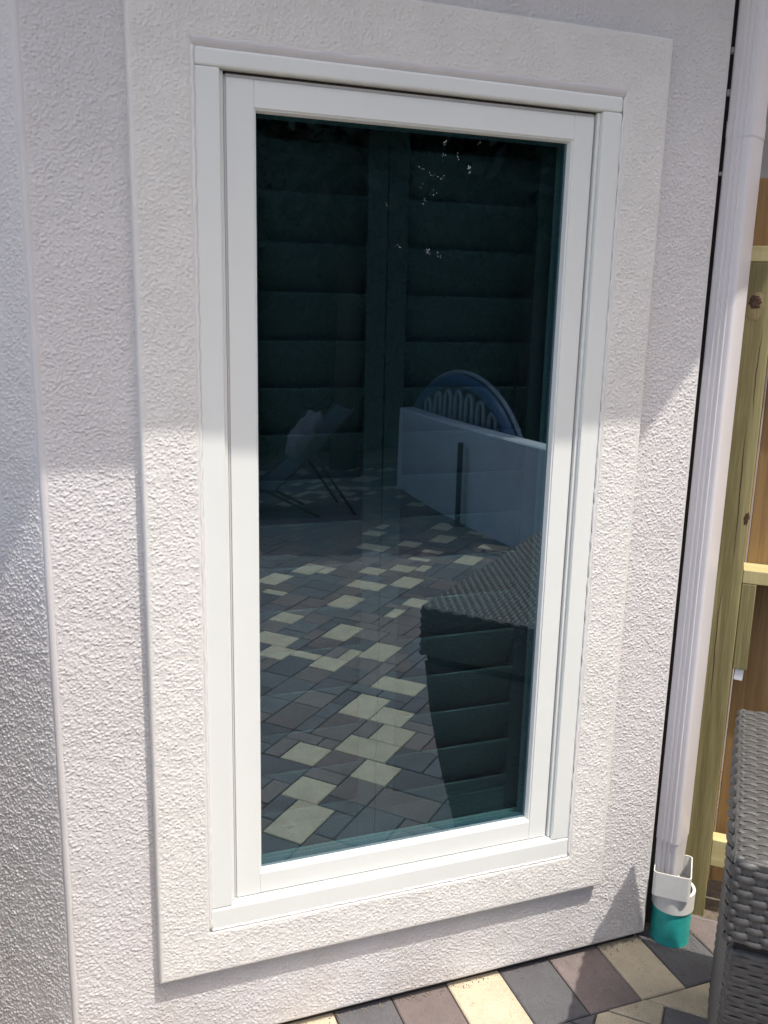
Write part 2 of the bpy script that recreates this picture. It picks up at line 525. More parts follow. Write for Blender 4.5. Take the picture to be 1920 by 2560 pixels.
# main wall face, hole under the band
front = relief_panel("front_wall", axis(XL, XR, 9), axis(ZB, ZT, 2.12), (0, YW, 0), (1, 0, 0), (0, 0, 1), (0, -1, 0),
                     M['stucco_wall'], hole=(BL + 0.012, BR_ - 0.012, BB + 0.012, BT - 0.012), hole_r=0.0, skirt=0.05,
                     edges=(True, True, True, False), seed=1, r=0.009)
# raised band round the window, hole for the casing
band = relief_panel("window_surround", axis(BL, BR_, 9), axis(BB, BT, 9), (0, YB, 0), (1, 0, 0), (0, 0, 1), (0, -1, 0),
                    M['stucco_band'], hole=(-0.004, 0.918, -0.004, 1.832), skirt=0.036, seed=2, amp=0.85)
# left wall turned back 45 degrees
c45 = math.cos(math.radians(45))
side = relief_panel("side_wall", axis(-0.36, 0.0, 9, 0.0018), axis(ZB, ZT, 2.12), (XL - 0.002, YW + 0.004, 0), (c45, -c45, 0), (0, 0, 1), (-c45, -c45, 0),
                    M['stucco_wall'], skirt=0.0, edges=(False, True, True, False), seed=3, r=0.009, amp=1.15)
# the rest of it, far beyond the frame, and the return wall by the downspout
def wall_slab(name, p0, p1, z0, z1, th, mat):
    p0, p1 = Vector((*p0, 0)), Vector((*p1, 0))
    d = (p1 - p0).normalized()
    L = (p1 - p0).length
    n = Vector((-d.y, d.x, 0))
    Mx = Matrix(((d.x, n.x, 0, p0.x), (d.y, n.y, 0, p0.y), (0, 0, 1, 0), (0, 0, 0, 1)))
    return box_obj(name, (0, 0, z0), (L, th, z1), mat, house, 0.0, Mx)
q = XL - 0.36 * c45, YW + 0.36 * c45 + 0.004
wall_slab("side_wall", (q[0] - 2.4 * c45, q[1] + 2.4 * c45), (q[0] + 0.003, q[1] - 0.003), ZB, ZT, 0.12, M['stucco_wall'])
a52 = math.radians(53)
wall_slab("return_wall", (XR - 0.006, YW + 0.012), (XR - 0.006 + 3 * math.cos(a52), YW + 0.012 + 3 * math.sin(a52)), ZB, ZT, 0.12, M['stucco_wall'])

# smooth bead down the outside corner
bm = bmesh.new()
tube(bm, [(XL + 0.0034, YW + 0.0088, ZB + 0.002 + (2.3) * i / 60) for i in range(61)], [0.0098 + 0.0004 * math.sin(i * 1.1) for i in range(61)], 20)
bm_obj("corner_bead", bm, M['stucco_wall'], house, True)
# bed under the screed
box_obj("footing", (XL + 0.02, YW + 0.022, ZG - 0.2), (XR - 0.02, YW + 0.12, ZB + 0.004), M['gap'], house)
# dim room behind the window
bm = bmesh.new()
x0, x1, y0, y1, z0, z1 = -0.06, 0.98, 0.0825, 1.3, -0.06, 1.9
for f in (((x0, y1, z0), (x1, y1, z0), (x1, y1, z1), (x0, y1, z1)),
          ((x0, y0, z0), (x0, y1, z0), (x0, y1, z1), (x0, y0, z1)),
          ((x1, y0, z0), (x1, y0, z1), (x1, y1, z1), (x1, y1, z0)),
          ((x0, y0, z0), (x1, y0, z0), (x1, y1, z0), (x0, y1, z0)),
          ((x0, y0, z1), (x0, y1, z1), (x1, y1, z1), (x1, y0, z1))):
    bm.faces.new([bm.verts.new(p) for p in f])
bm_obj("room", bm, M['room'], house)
# white jamb lining seen through the glass
bm = bmesh.new()
for lo, hi in (((0.8085, 0.056, 0.06), (0.98, 0.082, 1.80)), ((-0.06, 0.056, 0.06), (0.106, 0.082, 1.80)),
               ((-0.06, 0.0565, 1.734), (0.98, 0.0815, 1.90)), ((-0.06, 0.0565, -0.06), (0.98, 0.0815, 0.111))):
    add_box(bm, lo, hi, 0.003)
for lo, hi in (((0.801, 0.066, 0.1115), (0.8082, 0.076, 1.733)), ((0.1062, 0.066, 0.1115), (0.8008, 0.076, 0.116))):
    add_box(bm, lo, hi, 0.002)
bm_obj("jamb_lining", bm, M['vinyl'], house)

# eave: soffit, fascia and gutter edge (turns the corner at the right)
ex = math.radians(34.5)
EC = (1.312, -0.60)
eave_pts = [(-2.3, 1.2), (-0.50, -0.60), EC, (EC[0] + 3.2 * math.cos(ex), EC[1] + 3.2 * math.sin(ex)), (3.0, 3.6), (-2.2, 3.6)]
bm = bmesh.new()
a, b = extrude_profile(bm, eave_pts, ZT, ZT + 0.02)
bm.faces.new(a[::-1]); bm.faces.new(b)
bm_obj("soffit", bm, M['soffit'], house)
bm = bmesh.new()
def offs(p, k=0.03):
    return p
for (p, r2) in zip(eave_pts[:3], eave_pts[1:4]):
    d = Vector((r2[0] - p[0], r2[1] - p[1], 0)); L = d.length; d.normalize(); n = Vector((-d.y, d.x, 0))
    Mx = Matrix(((d.x, n.x, 0, p[0]), (d.y, n.y, 0, p[1]), (0, 0, 1, 0), (0, 0, 0, 1)))
    add_box(bm, (0.002, 0.002, ZT + 0.022), (L - 0.002, 0.03, ZT + 0.17), 0.0, Mx)
bm_obj("fascia", bm, M['soffit'], house)
bm = bmesh.new()
a = [bm.verts.new((x, y + 0.03, ZT + 0.16)) for x, y in eave_pts]
top = bm.verts.new((0.4, 2.6, ZT + 1.4))
for i in range(len(a)):
    bm.faces.new((a[i], a[(i + 1) % len(a)], top))
bm_obj("roof", bm, mat_basic('roof_shingle', (0.16, 0.13, 0.11), 0.9, 0.2, 20), house)

# ------------------------------------------------------------------ window
win = thing("window", "tall white vinyl casement window with dark tinted glass in the stucco wall", "window")
V = M['vinyl']
B = 0.0022
H = 1.8207; W = 0.914
box_obj("casing_stile", (0, 0, 0.0505), (0.047, 0.058, H - 0.0325), V, win, B)
box_obj("casing_stile", (W - 0.047, 0, 0.0505), (W, 0.058, H - 0.0325), V, win, B)
bm = bmesh.new(); add_box(bm, (0, -0.0008, H - 0.032), (W, 0.058, H), 0.005, segs=3); bm_obj("casing_head", bm, V, win)
# sill with a sloping top
bm = bmesh.new()
prof = [(-0.0012, 0.0), (-0.0012, 0.0455), (0.0005, 0.0485), (0.016, 0.0545), (0.060, 0.058), (0.060, 0.0)]
va = [bm.verts.new((0.0, y, z)) for y, z in prof]
vb = [bm.verts.new((W, y, z)) for y, z in prof]
for i in range(len(prof)):
    j = (i + 1) % len(prof)
    bm.faces.new((va[i], va[j], vb[j], vb[i]))
bm.faces.new(va[::-1]); bm.faces.new(vb)
bmesh.ops.bevel(bm, geom=[e for e in bm.edges], offset=0.0009, segments=2, affect='EDGES')
bm_obj("sill", bm, V, win)
# inner frame steps seen in the gap round the sash
for x0, x1 in ((0.0475, 0.0545), (W - 0.0545, W - 0.0475)):
    box_obj("frame_stop", (x0, 0.011, 0.056), (x1, 0.057, H - 0.034), V, win, 0.001)
box_obj("frame_stop", (0.055, 0.028, H - 0.0375), (W - 0.055, 0.057, H - 0.0328), V, win, 0.001)
SX0, SX1, SZ0, SZ1 = 0.0605, 0.8535, 0.0575, 1.7775
bm = bmesh.new()
for lo, hi in (((0.0548, 0.030, 0.0565), (0.0606, 0.040, 1.783)), ((0.8534, 0.030, 0.0565), (0.8592, 0.040, 1.783)),
               ((0.0548, 0.0205, 1.7838), (0.8592, 0.0275, 1.7880))):
    add_box(bm, lo, hi, 0)
bm_obj("weatherstrip", bm, M['gap'], win)
DX0, DX1, DZ0, DZ1 = 0.1135, 0.8065, 0.1065, 1.7285
YS = 0.015
box_obj("sash_stile", (SX0, YS, SZ0), (DX0, 0.055, SZ1), V, win, 0.0012)
box_obj("sash_stile", (DX1, YS, SZ0), (SX1, 0.055, SZ1), V, win, 0.0012)
box_obj("sash_rail", (DX0 + 0.0003, YS + 0.0003, SZ0 + 0.0004), (DX1 - 0.0003, 0.055, DZ0), V, win, 0.0010)
box_obj("sash_rail", (DX0 + 0.0003, YS + 0.0003, DZ1), (DX1 - 0.0003, 0.055, SZ1 - 0.0004), V, win, 0.0010)
# grey lip along the sash edge
bm = bmesh.new()
for lo, hi in (((SX0 - 0.004, 0.0185, SZ0), (SX0 - 0.0002, 0.03, SZ1 + 0.004)), ((SX1 + 0.0002, 0.0185, SZ0), (SX1 + 0.003, 0.03, SZ1 + 0.004)),
               ((SX0, 0.0185, SZ1 + 0.0004), (SX1, 0.03, SZ1 + 0.006))):
    add_box(bm, lo, hi, 0.0006)
bm_obj("sash_lip", bm, mat_basic('shaded_vinyl_lip', (0.62, 0.62, 0.64), 0.5), win)
# glazing beads sloping in to the glass
def bead(p0, p1, inn, name="glazing_bead"):
    bm = bmesh.new()
    p0, p1, inn = Vector(p0), Vector(p1), Vector(inn)
    prof = [(0.0, YS + 0.0025), (0.0035, YS + 0.0035), (0.0065, 0.0312), (0.0, 0.0312)]
    along = (p1 - p0).normalized()
    ra = []; rb = []
    for off, y in prof:
        ra.append(bm.verts.new(p0 + inn * off + along * off + Vector((0, y, 0))))
        rb.append(bm.verts.new(p1 + inn * off - along * off + Vector((0, y, 0))))
    for i in range(4):
        j = (i + 1) % 4
        bm.faces.new((ra[i], ra[j], rb[j], rb[i]))
    bm.faces.new(ra[::-1]); bm.faces.new(rb)
    return bm_obj(name, bm, V, win)
bead((DX0, 0, DZ0), (DX0, 0, DZ1), (1, 0, 0))
bead((DX1, 0, DZ0), (DX1, 0, DZ1), (-1, 0, 0))
bead((DX0, 0, DZ0), (DX1, 0, DZ0), (0, 0, 1))
bead((DX0, 0, DZ1), (DX1, 0, DZ1), (0, 0, -1))
# glass pane 5 mm (coated face outward)
bm = bmesh.new()
add_box(bm, (DX0 + 0.0005, 0.0315, DZ0 + 0.0005), (DX1 - 0.0005, 0.0365, DZ1 - 0.0005))
bm.faces.ensure_lookup_table()
for f in bm.faces:
    f.material_index = 0 if f.normal.y < -0.5 else 1
me = bpy.data.meshes.new("glass_pane"); bm.to_mesh(me); bm.free()
me.materials.append(M['glass']); me.materials.append(M['clear'])
pane = link("glass_pane", me, win)
bm = bmesh.new()
for lo, hi in (((DX0 + 0.004, 0.0372, DZ0 + 0.006), (DX0 + 0.010, 0.049, DZ1 - 0.006)), ((DX1 - 0.010, 0.0372, DZ0 + 0.006), (DX1 - 0.004, 0.049, DZ1 - 0.006)),
               ((DX0 + 0.010, 0.0372, DZ0 + 0.006), (DX1 - 0.010, 0.049, DZ0 + 0.013)), ((DX0 + 0.010, 0.0372, DZ1 - 0.012), (DX1 - 0.010, 0.049, DZ1 - 0.006))):
    add_box(bm, lo, hi, 0.001)
bm_obj("spacer_bar", bm, M['spacer'], win)
# caulk bead round the casing
bm = bmesh.new()
def wob(p, k):
    return p + 0.0014 * math.sin(k * 1.7) * math.sin(k * 0.37 + 1) + 0.0008 * random.uniform(-1, 1)
n = 150
tube(bm, [(wob(-0.0028, i), 0.0005, 0.0 + H * i / n) for i in range(n + 1)], 0.0048, 8)
tube(bm, [(wob(W + 0.0025, i), -0.0005, 0.0 + H * i / n) for i in range(n + 1)], 0.0036, 6)
tube(bm, [(W * i / n, 0.0005, wob(-0.002, i)) for i in range(n + 1)], 0.0042, 6)
bm_obj("caulk_bead", bm, M['caulk'], win, smooth=True)
bm = bmesh.new()
rows = []
for i in range(81):
    x = -0.004 + (W + 0.008) * i / 80
    zt = H + 0.0165 + 0.0014 * math.sin(i * 0.9) + 0.001 * math.sin(i * 2.3 + 1)
    rows.append([bm.verts.new((x, 0.003, H - 0.001)), bm.verts.new((x, -0.0022, H + 0.0045)), bm.verts.new((x, -0.0048, zt - 0.003)), bm.verts.new((x, -0.0035, zt))])
for i in range(80):
    for k in range(3):
        bm.faces.new((rows[i][k], rows[i + 1][k], rows[i + 1][k + 1], rows[i][k + 1]))
bm_obj("head_caulk", bm, mat_basic('smooth_head_caulk', (0.66, 0.645, 0.655), 0.4, 0.05, 12), win, smooth=True)
# dried splashes on the glass
bm = bmesh.new()
spots = [(0.511, 1.699, 4), (0.509, 1.68, 2), (0.543, 1.679, 2), (0.59, 1.709, 1), (0.571, 1.656, 5), (0.464, 1.646, 2), (0.487, 1.636, 2), (0.509, 1.634, 3), (0.466, 1.612, 1), (0.492, 1.602, 2), (0.471, 1.585, 3), (0.486, 1.485, 6), (0.511, 1.476, 2), (0.39, 1.572, 1), (0.417, 1.491, 2)]
for x, z, k in spots:
    for j in range(k * 2):
        cx, cz = x + random.gauss(0, 0.0035), z + random.gauss(0, 0.0045)
        r = random.uniform(0.0005, 0.0011)
        vs = [bm.verts.new((cx + r * math.cos(t * math.pi / 3) * random.uniform(.6, 1.2), 0.0313, cz + r * math.sin(t * math.pi / 3) * random.uniform(.6, 1.3))) for t in range(6)]
        cv = bm.verts.new((cx, 0.0309, cz))
        for t in range(6):
            bm.faces.new((vs[t], vs[(t + 1) % 6], cv))
o = bm_obj("dried_splash", bm, M['spots'], win); o["kind"] = "stuff"

# ------------------------------------------------------------------ plantation shutters behind the glass
def louver_mesh(L):
    bm = bmesh.new()
    ang = math.radians(76)
    prof = []
    for k in range(14):
        t = 2 * math.pi * k / 14
        a, b_ = 0.0575 * math.cos(t), 0.0055 * math.sin(t)
        # upper edge leans to the glass (-y)
        prof.append((-a * math.cos(ang) + b_ * math.sin(ang), a * math.sin(ang) + b_ * math.cos(ang)))
    va = [bm.verts.new((0, y, z)) for y, z in prof]; vb = [bm.verts.new((L, y, z)) for y, z in prof]
    for i in range(14):
        bm.faces.new((va[i], va[(i + 1) % 14], vb[(i + 1) % 14], vb[i]))
    bm.faces.new(va[::-1]); bm.faces.new(vb)
    bmesh.ops.recalc_face_normals(bm, faces=bm.faces)
    me = bpy.data.meshes.new("louver"); bm.to_mesh(me); bm.free()
    for p in me.polygons:
        p.use_smooth = len(p.vertices) == 4
    me.materials.append(M['shutter'])
    return me
lm = louver_mesh(0.311)
for (px0, lab) in ((0.0115, "white plantation shutter behind the glass, its stile on the window's left half"),
                   (0.4145, "white plantation shutter behind the glass, nearer the downspout side")):
    sh = thing("plantation_shutter", lab, "shutter", "plantation shutters inside the window", (px0, 0.101, 0.10))
    for a0, a1 in ((0.0, 0.0455), (0.3565, 0.4015)):
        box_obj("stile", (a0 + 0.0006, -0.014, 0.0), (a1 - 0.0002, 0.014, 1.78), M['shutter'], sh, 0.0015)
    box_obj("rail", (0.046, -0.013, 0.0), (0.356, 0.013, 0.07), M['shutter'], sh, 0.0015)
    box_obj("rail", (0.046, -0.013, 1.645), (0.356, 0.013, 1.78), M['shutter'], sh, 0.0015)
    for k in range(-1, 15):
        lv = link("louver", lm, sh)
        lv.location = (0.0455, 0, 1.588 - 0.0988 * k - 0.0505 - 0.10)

# ------------------------------------------------------------------ downspout
def rotz(deg, loc):
    return Matrix.Translation(Vector(loc)) @ Matrix.Rotation(math.radians(deg), 4, 'Z')
SC = (1.2737, 0.0338)           # centre of the spout
spout = thing("downspout", "white ribbed metal downspout beside the stucco corner", "downspout")
MS = rotz(-60, (SC[0], SC[1], 0))
# local x runs along the ribbed face, local y away from the viewer; ribbed face looks to -y... 51 x 76 mm
w2, d2, rc = 0.0315, 0.0415, 0.006
prof = []
def arc(cx, cy, a0, a1, r, n=5):
    for i in range(n + 1):
        t = math.radians(a0 + (a1 - a0) * i / n)
        prof.append((cx + r * math.cos(t), cy + r * math.sin(t)))
# local frame: +X = (cos-60, sin-60) ; +Y = (cos30, sin30). ribbed face is at -Y, smooth face at +X
arc(-w2 + rc, -d2 + rc, 180, 270, rc)
for cxr in (-0.012, 0.000, 0.012):
    prof += [(cxr - 0.0028, -d2), (cxr - 0.0012, -d2 - 0.0022), (cxr + 0.0012, -d2 - 0.0022), (cxr + 0.0028, -d2)]
arc(w2 - 0.009, -d2 + 0.009, 270, 360, 0.009, 7)
prof += [(w2 + 0.0015, -0.012), (w2 + 0.0015, 0.012)]
arc(w2 - rc, d2 - rc, 0, 90, rc)
arc(-w2 + rc, d2 - rc, 90, 180, rc)
def spout_piece(name, z0, z1, s=1.0, taper=None, cap=False):
    bm = bmesh.new()
    p = [(x * s, y * s) for x, y in prof]
    a, b = extrude_profile(bm, p, z0, z1)
    if taper:
        for v in a:
            v.co.x = v.co.x * taper[0] + taper[2]; v.co.y = v.co.y * taper[1]
    if cap:
        bm.faces.new(b)
    for v in bm.verts:
        v.co = MS @ v.co
    o = bm_obj(name, bm, M['spout'], spout)
    for pl in o.data.polygons:
        pl.use_smooth = abs(pl.normal.z) < 0.5
    o.data.set_sharp_from_angle(angle=math.radians(28))
    return o
spout_piece("upper_pipe", -0.035, 1.80)
spout_piece("lower_pipe", -0.145, -0.030, 0.965, (0.95, 0.85, -0.002))
spout_piece("top_pipe", 1.80, ZT - 0.002)
# strap and joint line
bm = bmesh.new()
a, b = extrude_profile(bm, [(x * 1.03, y * 1.02) for x, y in prof], 1.770, 1.806)
for v in bm.verts: v.co = MS @ v.co
bm_obj("strap", bm, M['spout'], spout)
# near-black strip painting in the shade of the gap between spout and wall
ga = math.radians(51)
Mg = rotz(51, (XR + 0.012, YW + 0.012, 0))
box_obj("gap_shade_strip", (0.035, -0.045, ZG + 0.02), (0.050, 0.02, ZT - 0.004), M['gap'], spout, 0, Mg)
bm = bmesh.new()
bm.free()
for z in (1.955, 1.865, 1.69):
    bm = bmesh.new()
    add_box(bm, (0.020, -0.012, z), (0.034, 0.004, z + random.uniform(0.004, 0.014)), 0.002, Mg)
    bm_obj("sealant_blob", bm, M['stucco_wall'], spout)

# ------------------------------------------------------------------ drain pipe and adapter
drain = thing("drain_pipe", "teal plastic drain stub with white square adapter under the downspout", "pipe")
PC = (1.286, 0.020)
bm = bmesh.new()
def ring_tube(bm, c, r0, r1, z0, z1, n=40):
    rings = []
    for rr, z in ((r0, z0), (r1, z0), (r1, z1), (r0, z1)):
        rings.append([bm.verts.new((c[0] + rr * math.cos(2 * math.pi * k / n), c[1] + rr * math.sin(2 * math.pi * k / n), z)) for k in range(n)])
    for i in range(4):
        for k in range(n):
            bm.faces.new((rings[i][k], rings[i][(k + 1) % n], rings[(i + 1) % 4][(k + 1) % n], rings[(i + 1) % 4][k]))
ring_tube(bm, PC, 0.047, 0.0525, ZG - 0.05, -0.236)
o = bm_obj("drain_stub", bm, M['teal'], drain, True)
o.data.set_sharp_from_angle(angle=math.radians(35))
bm = bmesh.new()
ring_tube(bm, PC, 0.049, 0.0570, -0.240, -0.186)
o = bm_obj("adapter_collar", bm, M['pvc'], drain, True)
o.data.set_sharp_from_angle(angle=math.radians(35))
# square hub, open at the top, lofted from the collar
bm = bmesh.new()
Mh = rotz(-40, (PC[0] - 0.008, PC[1] + 0.003, 0))
def rrect(hx, hy, r, n=5):
    pts = []
    for cx, cy, a0 in ((hx - r, -hy + r, 270), (hx - r, hy - r, 0), (-hx + r, hy - r, 90), (-hx + r, -hy + r, 180)):
        for i in range(n + 1):
            t = math.radians(a0 + 90 * i / n)
            pts.append((cx + r * math.cos(t), cy + r * math.sin(t)))
    return pts
layers = [(rrect(0.044, 0.044, 0.036), -0.190), (rrect(0.0495, 0.058, 0.010), -0.189), (rrect(0.0495, 0.058, 0.010), -0.118),
          (rrect(0.0465, 0.055, 0.008), -0.118), (rrect(0.0465, 0.055, 0.008), -0.185), (rrect(0.040, 0.042, 0.03), -0.197)]
rings = [[bm.verts.new(Mh @ Vector((x, y, z))) for x, y in p] for p, z in layers]
n = len(rings[0])
for i in range(len(rings) - 1):
    for k in range(n):
        bm.faces.new((rings[i][k], rings[i][(k + 1) % n], rings[i + 1][(k + 1) % n], rings[i + 1][k]))
bm_obj("adapter_hub", bm, M['pvc'], drain)

# ------------------------------------------------------------------ fence
fa = math.radians(-41)
FD = Vector((math.cos(fa), math.sin(fa), 0))
FB = Vector((-math.sin(fa), math.cos(fa), 0))       # away from the viewer
FP = Vector((1.444, 0.0665, 0))
def MF(t=0.0, o=0.0):
    p = FP + FD * t + FB * o
    return Matrix(((FD.x, FB.x, 0, p.x), (FD.y, FB.y, 0, p.y), (0, 0, 1, 0), (0, 0, 0, 1)))
fence = thing("wooden_fence", "timber board fence with greenish posts behind the wicker box", "fence")
def frame_box(name, t0, t1, o0, o1, z0, z1, mat, bev=0.002):
    me_o = box_obj(name, (0, 0, 0), (t1 - t0, o1 - o0, z1 - z0), mat, fence, bev)
    me_o.matrix_world = MF(t0, o0) @ Matrix.Translation((0, 0, z0))
    return me_o
frame_box("post", -0.091, 0.0, 0.0, 0.0885, ZG - 0.1, 1.502, M['post'], 0.003)
frame_box("post", 2.35, 2.44, 0.0, 0.0885, ZG - 0.1, 1.502, M['post'], 0.003)
frame_box("rail", -0.16, 2.5, 0.001, 0.0885, 1.5035, 1.5415, M['rail'], 0.002)
frame_box("rail", 0.001, 2.348, 0.002, 0.0885, 0.668, 0.705, M['rail'], 0.002)
frame_box("rail", 0.001, 2.348, 0.004, 0.050, -0.187, -0.104, M['rail'], 0.002)
blk = frame_box("block", 0.0015, 0.0375, 0.002, 0.0885, 0.423, 0.667, M['post'], 0.002)
t = -0.158
k = 0
while t < 3.0:
    w_ = 0.140
    if k == 0:
        w_ = 0.168
    frame_box("board", t, t + w_ - 0.0045, 0.0905 + 0.001 * (k % 2), 0.1085, ZG + 0.055 + random.uniform(-.01, .01), 1.717 + random.uniform(-0.003, 0.003), M['board'], 0.0015)
    t += w_; k += 1
# knots on the post
M['halo'] = mat_wood('torn_pale_grain', (0.24, 0.19, 0.085), (0.36, 0.30, 0.15), (60, 60, 20), ring=10)
kr = random.Random(8)
def knot_disc(name, tt, zz, rx, rz, mat, y_, dome, n=26, rag=0.22):
    bm = bmesh.new()
    ring = []
    mid = []
    for i in range(n):
        k1 = 1 + kr.uniform(-rag, rag)
        c_, s_ = math.cos(2 * math.pi * i / n), math.sin(2 * math.pi * i / n)
        ring.append(bm.verts.new((rx * k1 * c_, y_, rz * k1 * s_)))
        mid.append(bm.verts.new((rx * .55 * c_, y_ - dome * kr.uniform(.4, 1), rz * .55 * s_)))
    cv = bm.verts.new((0, y_ - dome * .3, 0))
    for i in range(n):
        j = (i + 1) % n
        bm.faces.new((ring[i], ring[j], mid[j], mid[i])); bm.faces.new((mid[i], mid[j], cv))
    ko = bm_obj(name, bm, mat, fence)
    ko.matrix_world = MF(tt, 0.0) @ Matrix.Translation((0, 0, zz))
knot_disc("knot_halo", -0.044, 1.396, 0.024, 0.036, M['halo'], -0.0004, 0.0006, rag=0.12)
knot_disc("knot", -0.044, 1.405, 0.015, 0.018, M['knot'], -0.0012, 0.0010)
knot_disc("knot", -0.007, 0.845, 0.006, 0.016, M['knot'], -0.0006, 0.0010, rag=0.35)
# drying cracks down the post face
for (tt, z0_, z1_, seed_) in ((-0.030, 0.72, 1.12, 1), (-0.047, 0.30, 0.66, 2), (-0.020, 1.12, 1.34, 3)):
    bm = bmesh.new()
    n = 16; l_ = []; r2_ = []
    for i in range(n + 1):
        f_ = i / n
        x_ = tt + 0.0025 * math.sin(4 * f_ + seed_) + 0.0006 * math.sin(23 * f_)
        w_ = 0.0011 * math.sin(math.pi * f_) + 0.0001
        l_.append(bm.verts.new((x_ - w_, -0.0005, z0_ + (z1_ - z0_) * f_))); r2_.append(bm.verts.new((x_ + w_, -0.0005, z0_ + (z1_ - z0_) * f_)))
    for i in range(n):
        bm.faces.new((l_[i], r2_[i], r2_[i + 1], l_[i + 1]))
    co_ = bm_obj("crack", bm, M['knot'], fence)
    co_.matrix_world = MF(0, 0)
# hanging paper tag
tag = box_obj("paper_tag", (-0.011, 0, -0.032), (0.011, 0.0006, 0.0), M['tag'])
tag.matrix_world = MF(0.020, 0.006) @ Matrix.Translation((0, 0, 0.4225)) @ Matrix.Rotation(0.05, 4, 'Y')
tag["label"] = "small white paper tag hanging from the wood block on the fence post"
tag["category"] = "tag"

# stucco wall of the next building, seen above the fence
nb = FP + FB * 1.1
nbh = box_obj("neighbouring_wall", (-0.1, 0, ZG - 0.1), (4.5, 0.15, 3.2), M['stucco_wall'])
nbh.matrix_world = MF(0.0, 0.95)
nbh["label"] = "plain grey stucco wall rising beyond the top of the fence"
nbh["category"] = "wall"

# leaf litter and edging between fence and paving
bm = bmesh.new()
tube(bm, [tuple(FP + FD * t_ - FB * (0.012 + 0.003 * math.sin(9 * t_)) + Vector((0, 0, ZG - 0.012))) for t_ in np.linspace(-0.22, 2.2, 50)], 0.006, 7)
cable = bm_obj("edging_cable", bm, mat_basic('grey_cable', (0.20, 0.18, 0.19), 0.6), None, True)
cable["label"] = "grey cable lying along the ground in front of the fence post"; cable["category"] = "cable"
bm = bmesh.new()
for i in range(260):
    tt, oo = random.uniform(-0.12, 0.9), random.uniform(-0.02, 0.10)
    p = FP + FD * tt + FB * oo + Vector((0, 0, ZG - 0.045 + random.uniform(0, 0.03)))
    s = random.uniform(0.006, 0.02); a_ = random.uniform(0, 6.28)
    d1 = Vector((math.cos(a_), math.sin(a_), random.uniform(-.5, .5))) * s
    d2_ = Vector((-math.sin(a_), math.cos(a_), random.uniform(-.5, .5))) * s * 0.5
    vs = [bm.verts.new(p + d1), bm.verts.new(p + d2_), bm.verts.new(p - d1 + Vector((0, 0, s * .3))), bm.verts.new(p - d2_)]
    bm.faces.new(vs)
o = bm_obj("leaf_litter", bm, M['litter']); o["kind"] = "stuff"
o["label"] = "dry brown leaf litter at the foot of the fence"; o["category"] = "leaf litter"

bm = bmesh.new()
gr = random.Random(3)
for i in range(420):
    if i < 300:
        x_, y_ = gr.uniform(-0.2, 1.25), YW + 0.012 - abs(gr.gauss(0, 0.012))
    else:
        a_ = gr.uniform(0, 6.28); d_ = 0.058 + abs(gr.gauss(0, 0.012))
        x_, y_ = PC[0] + d_ * math.cos(a_), PC[1] + d_ * math.sin(a_)
    r_g = gr.uniform(0.0008, 0.0028)
    mt_ = Matrix.Translation((x_, y_, ZG + 0.0015 + r_g * 0.4)) @ Matrix.Rotation(gr.uniform(0, 3), 4, Vector((gr.random(), gr.random(), 1)).normalized()) @ Matrix.Diagonal((r_g, r_g * gr.uniform(.5, 1), r_g * gr.uniform(.4, .8), 1))
    bmesh.ops.create_icosphere(bm, subdivisions=1, radius=1.0, matrix=mt_)
o = bm_obj("grit", bm, M['soil']); o["kind"] = "stuff"
o["label"] = "loose grit and sand along the foot of the stucco wall"; o["category"] = "grit"

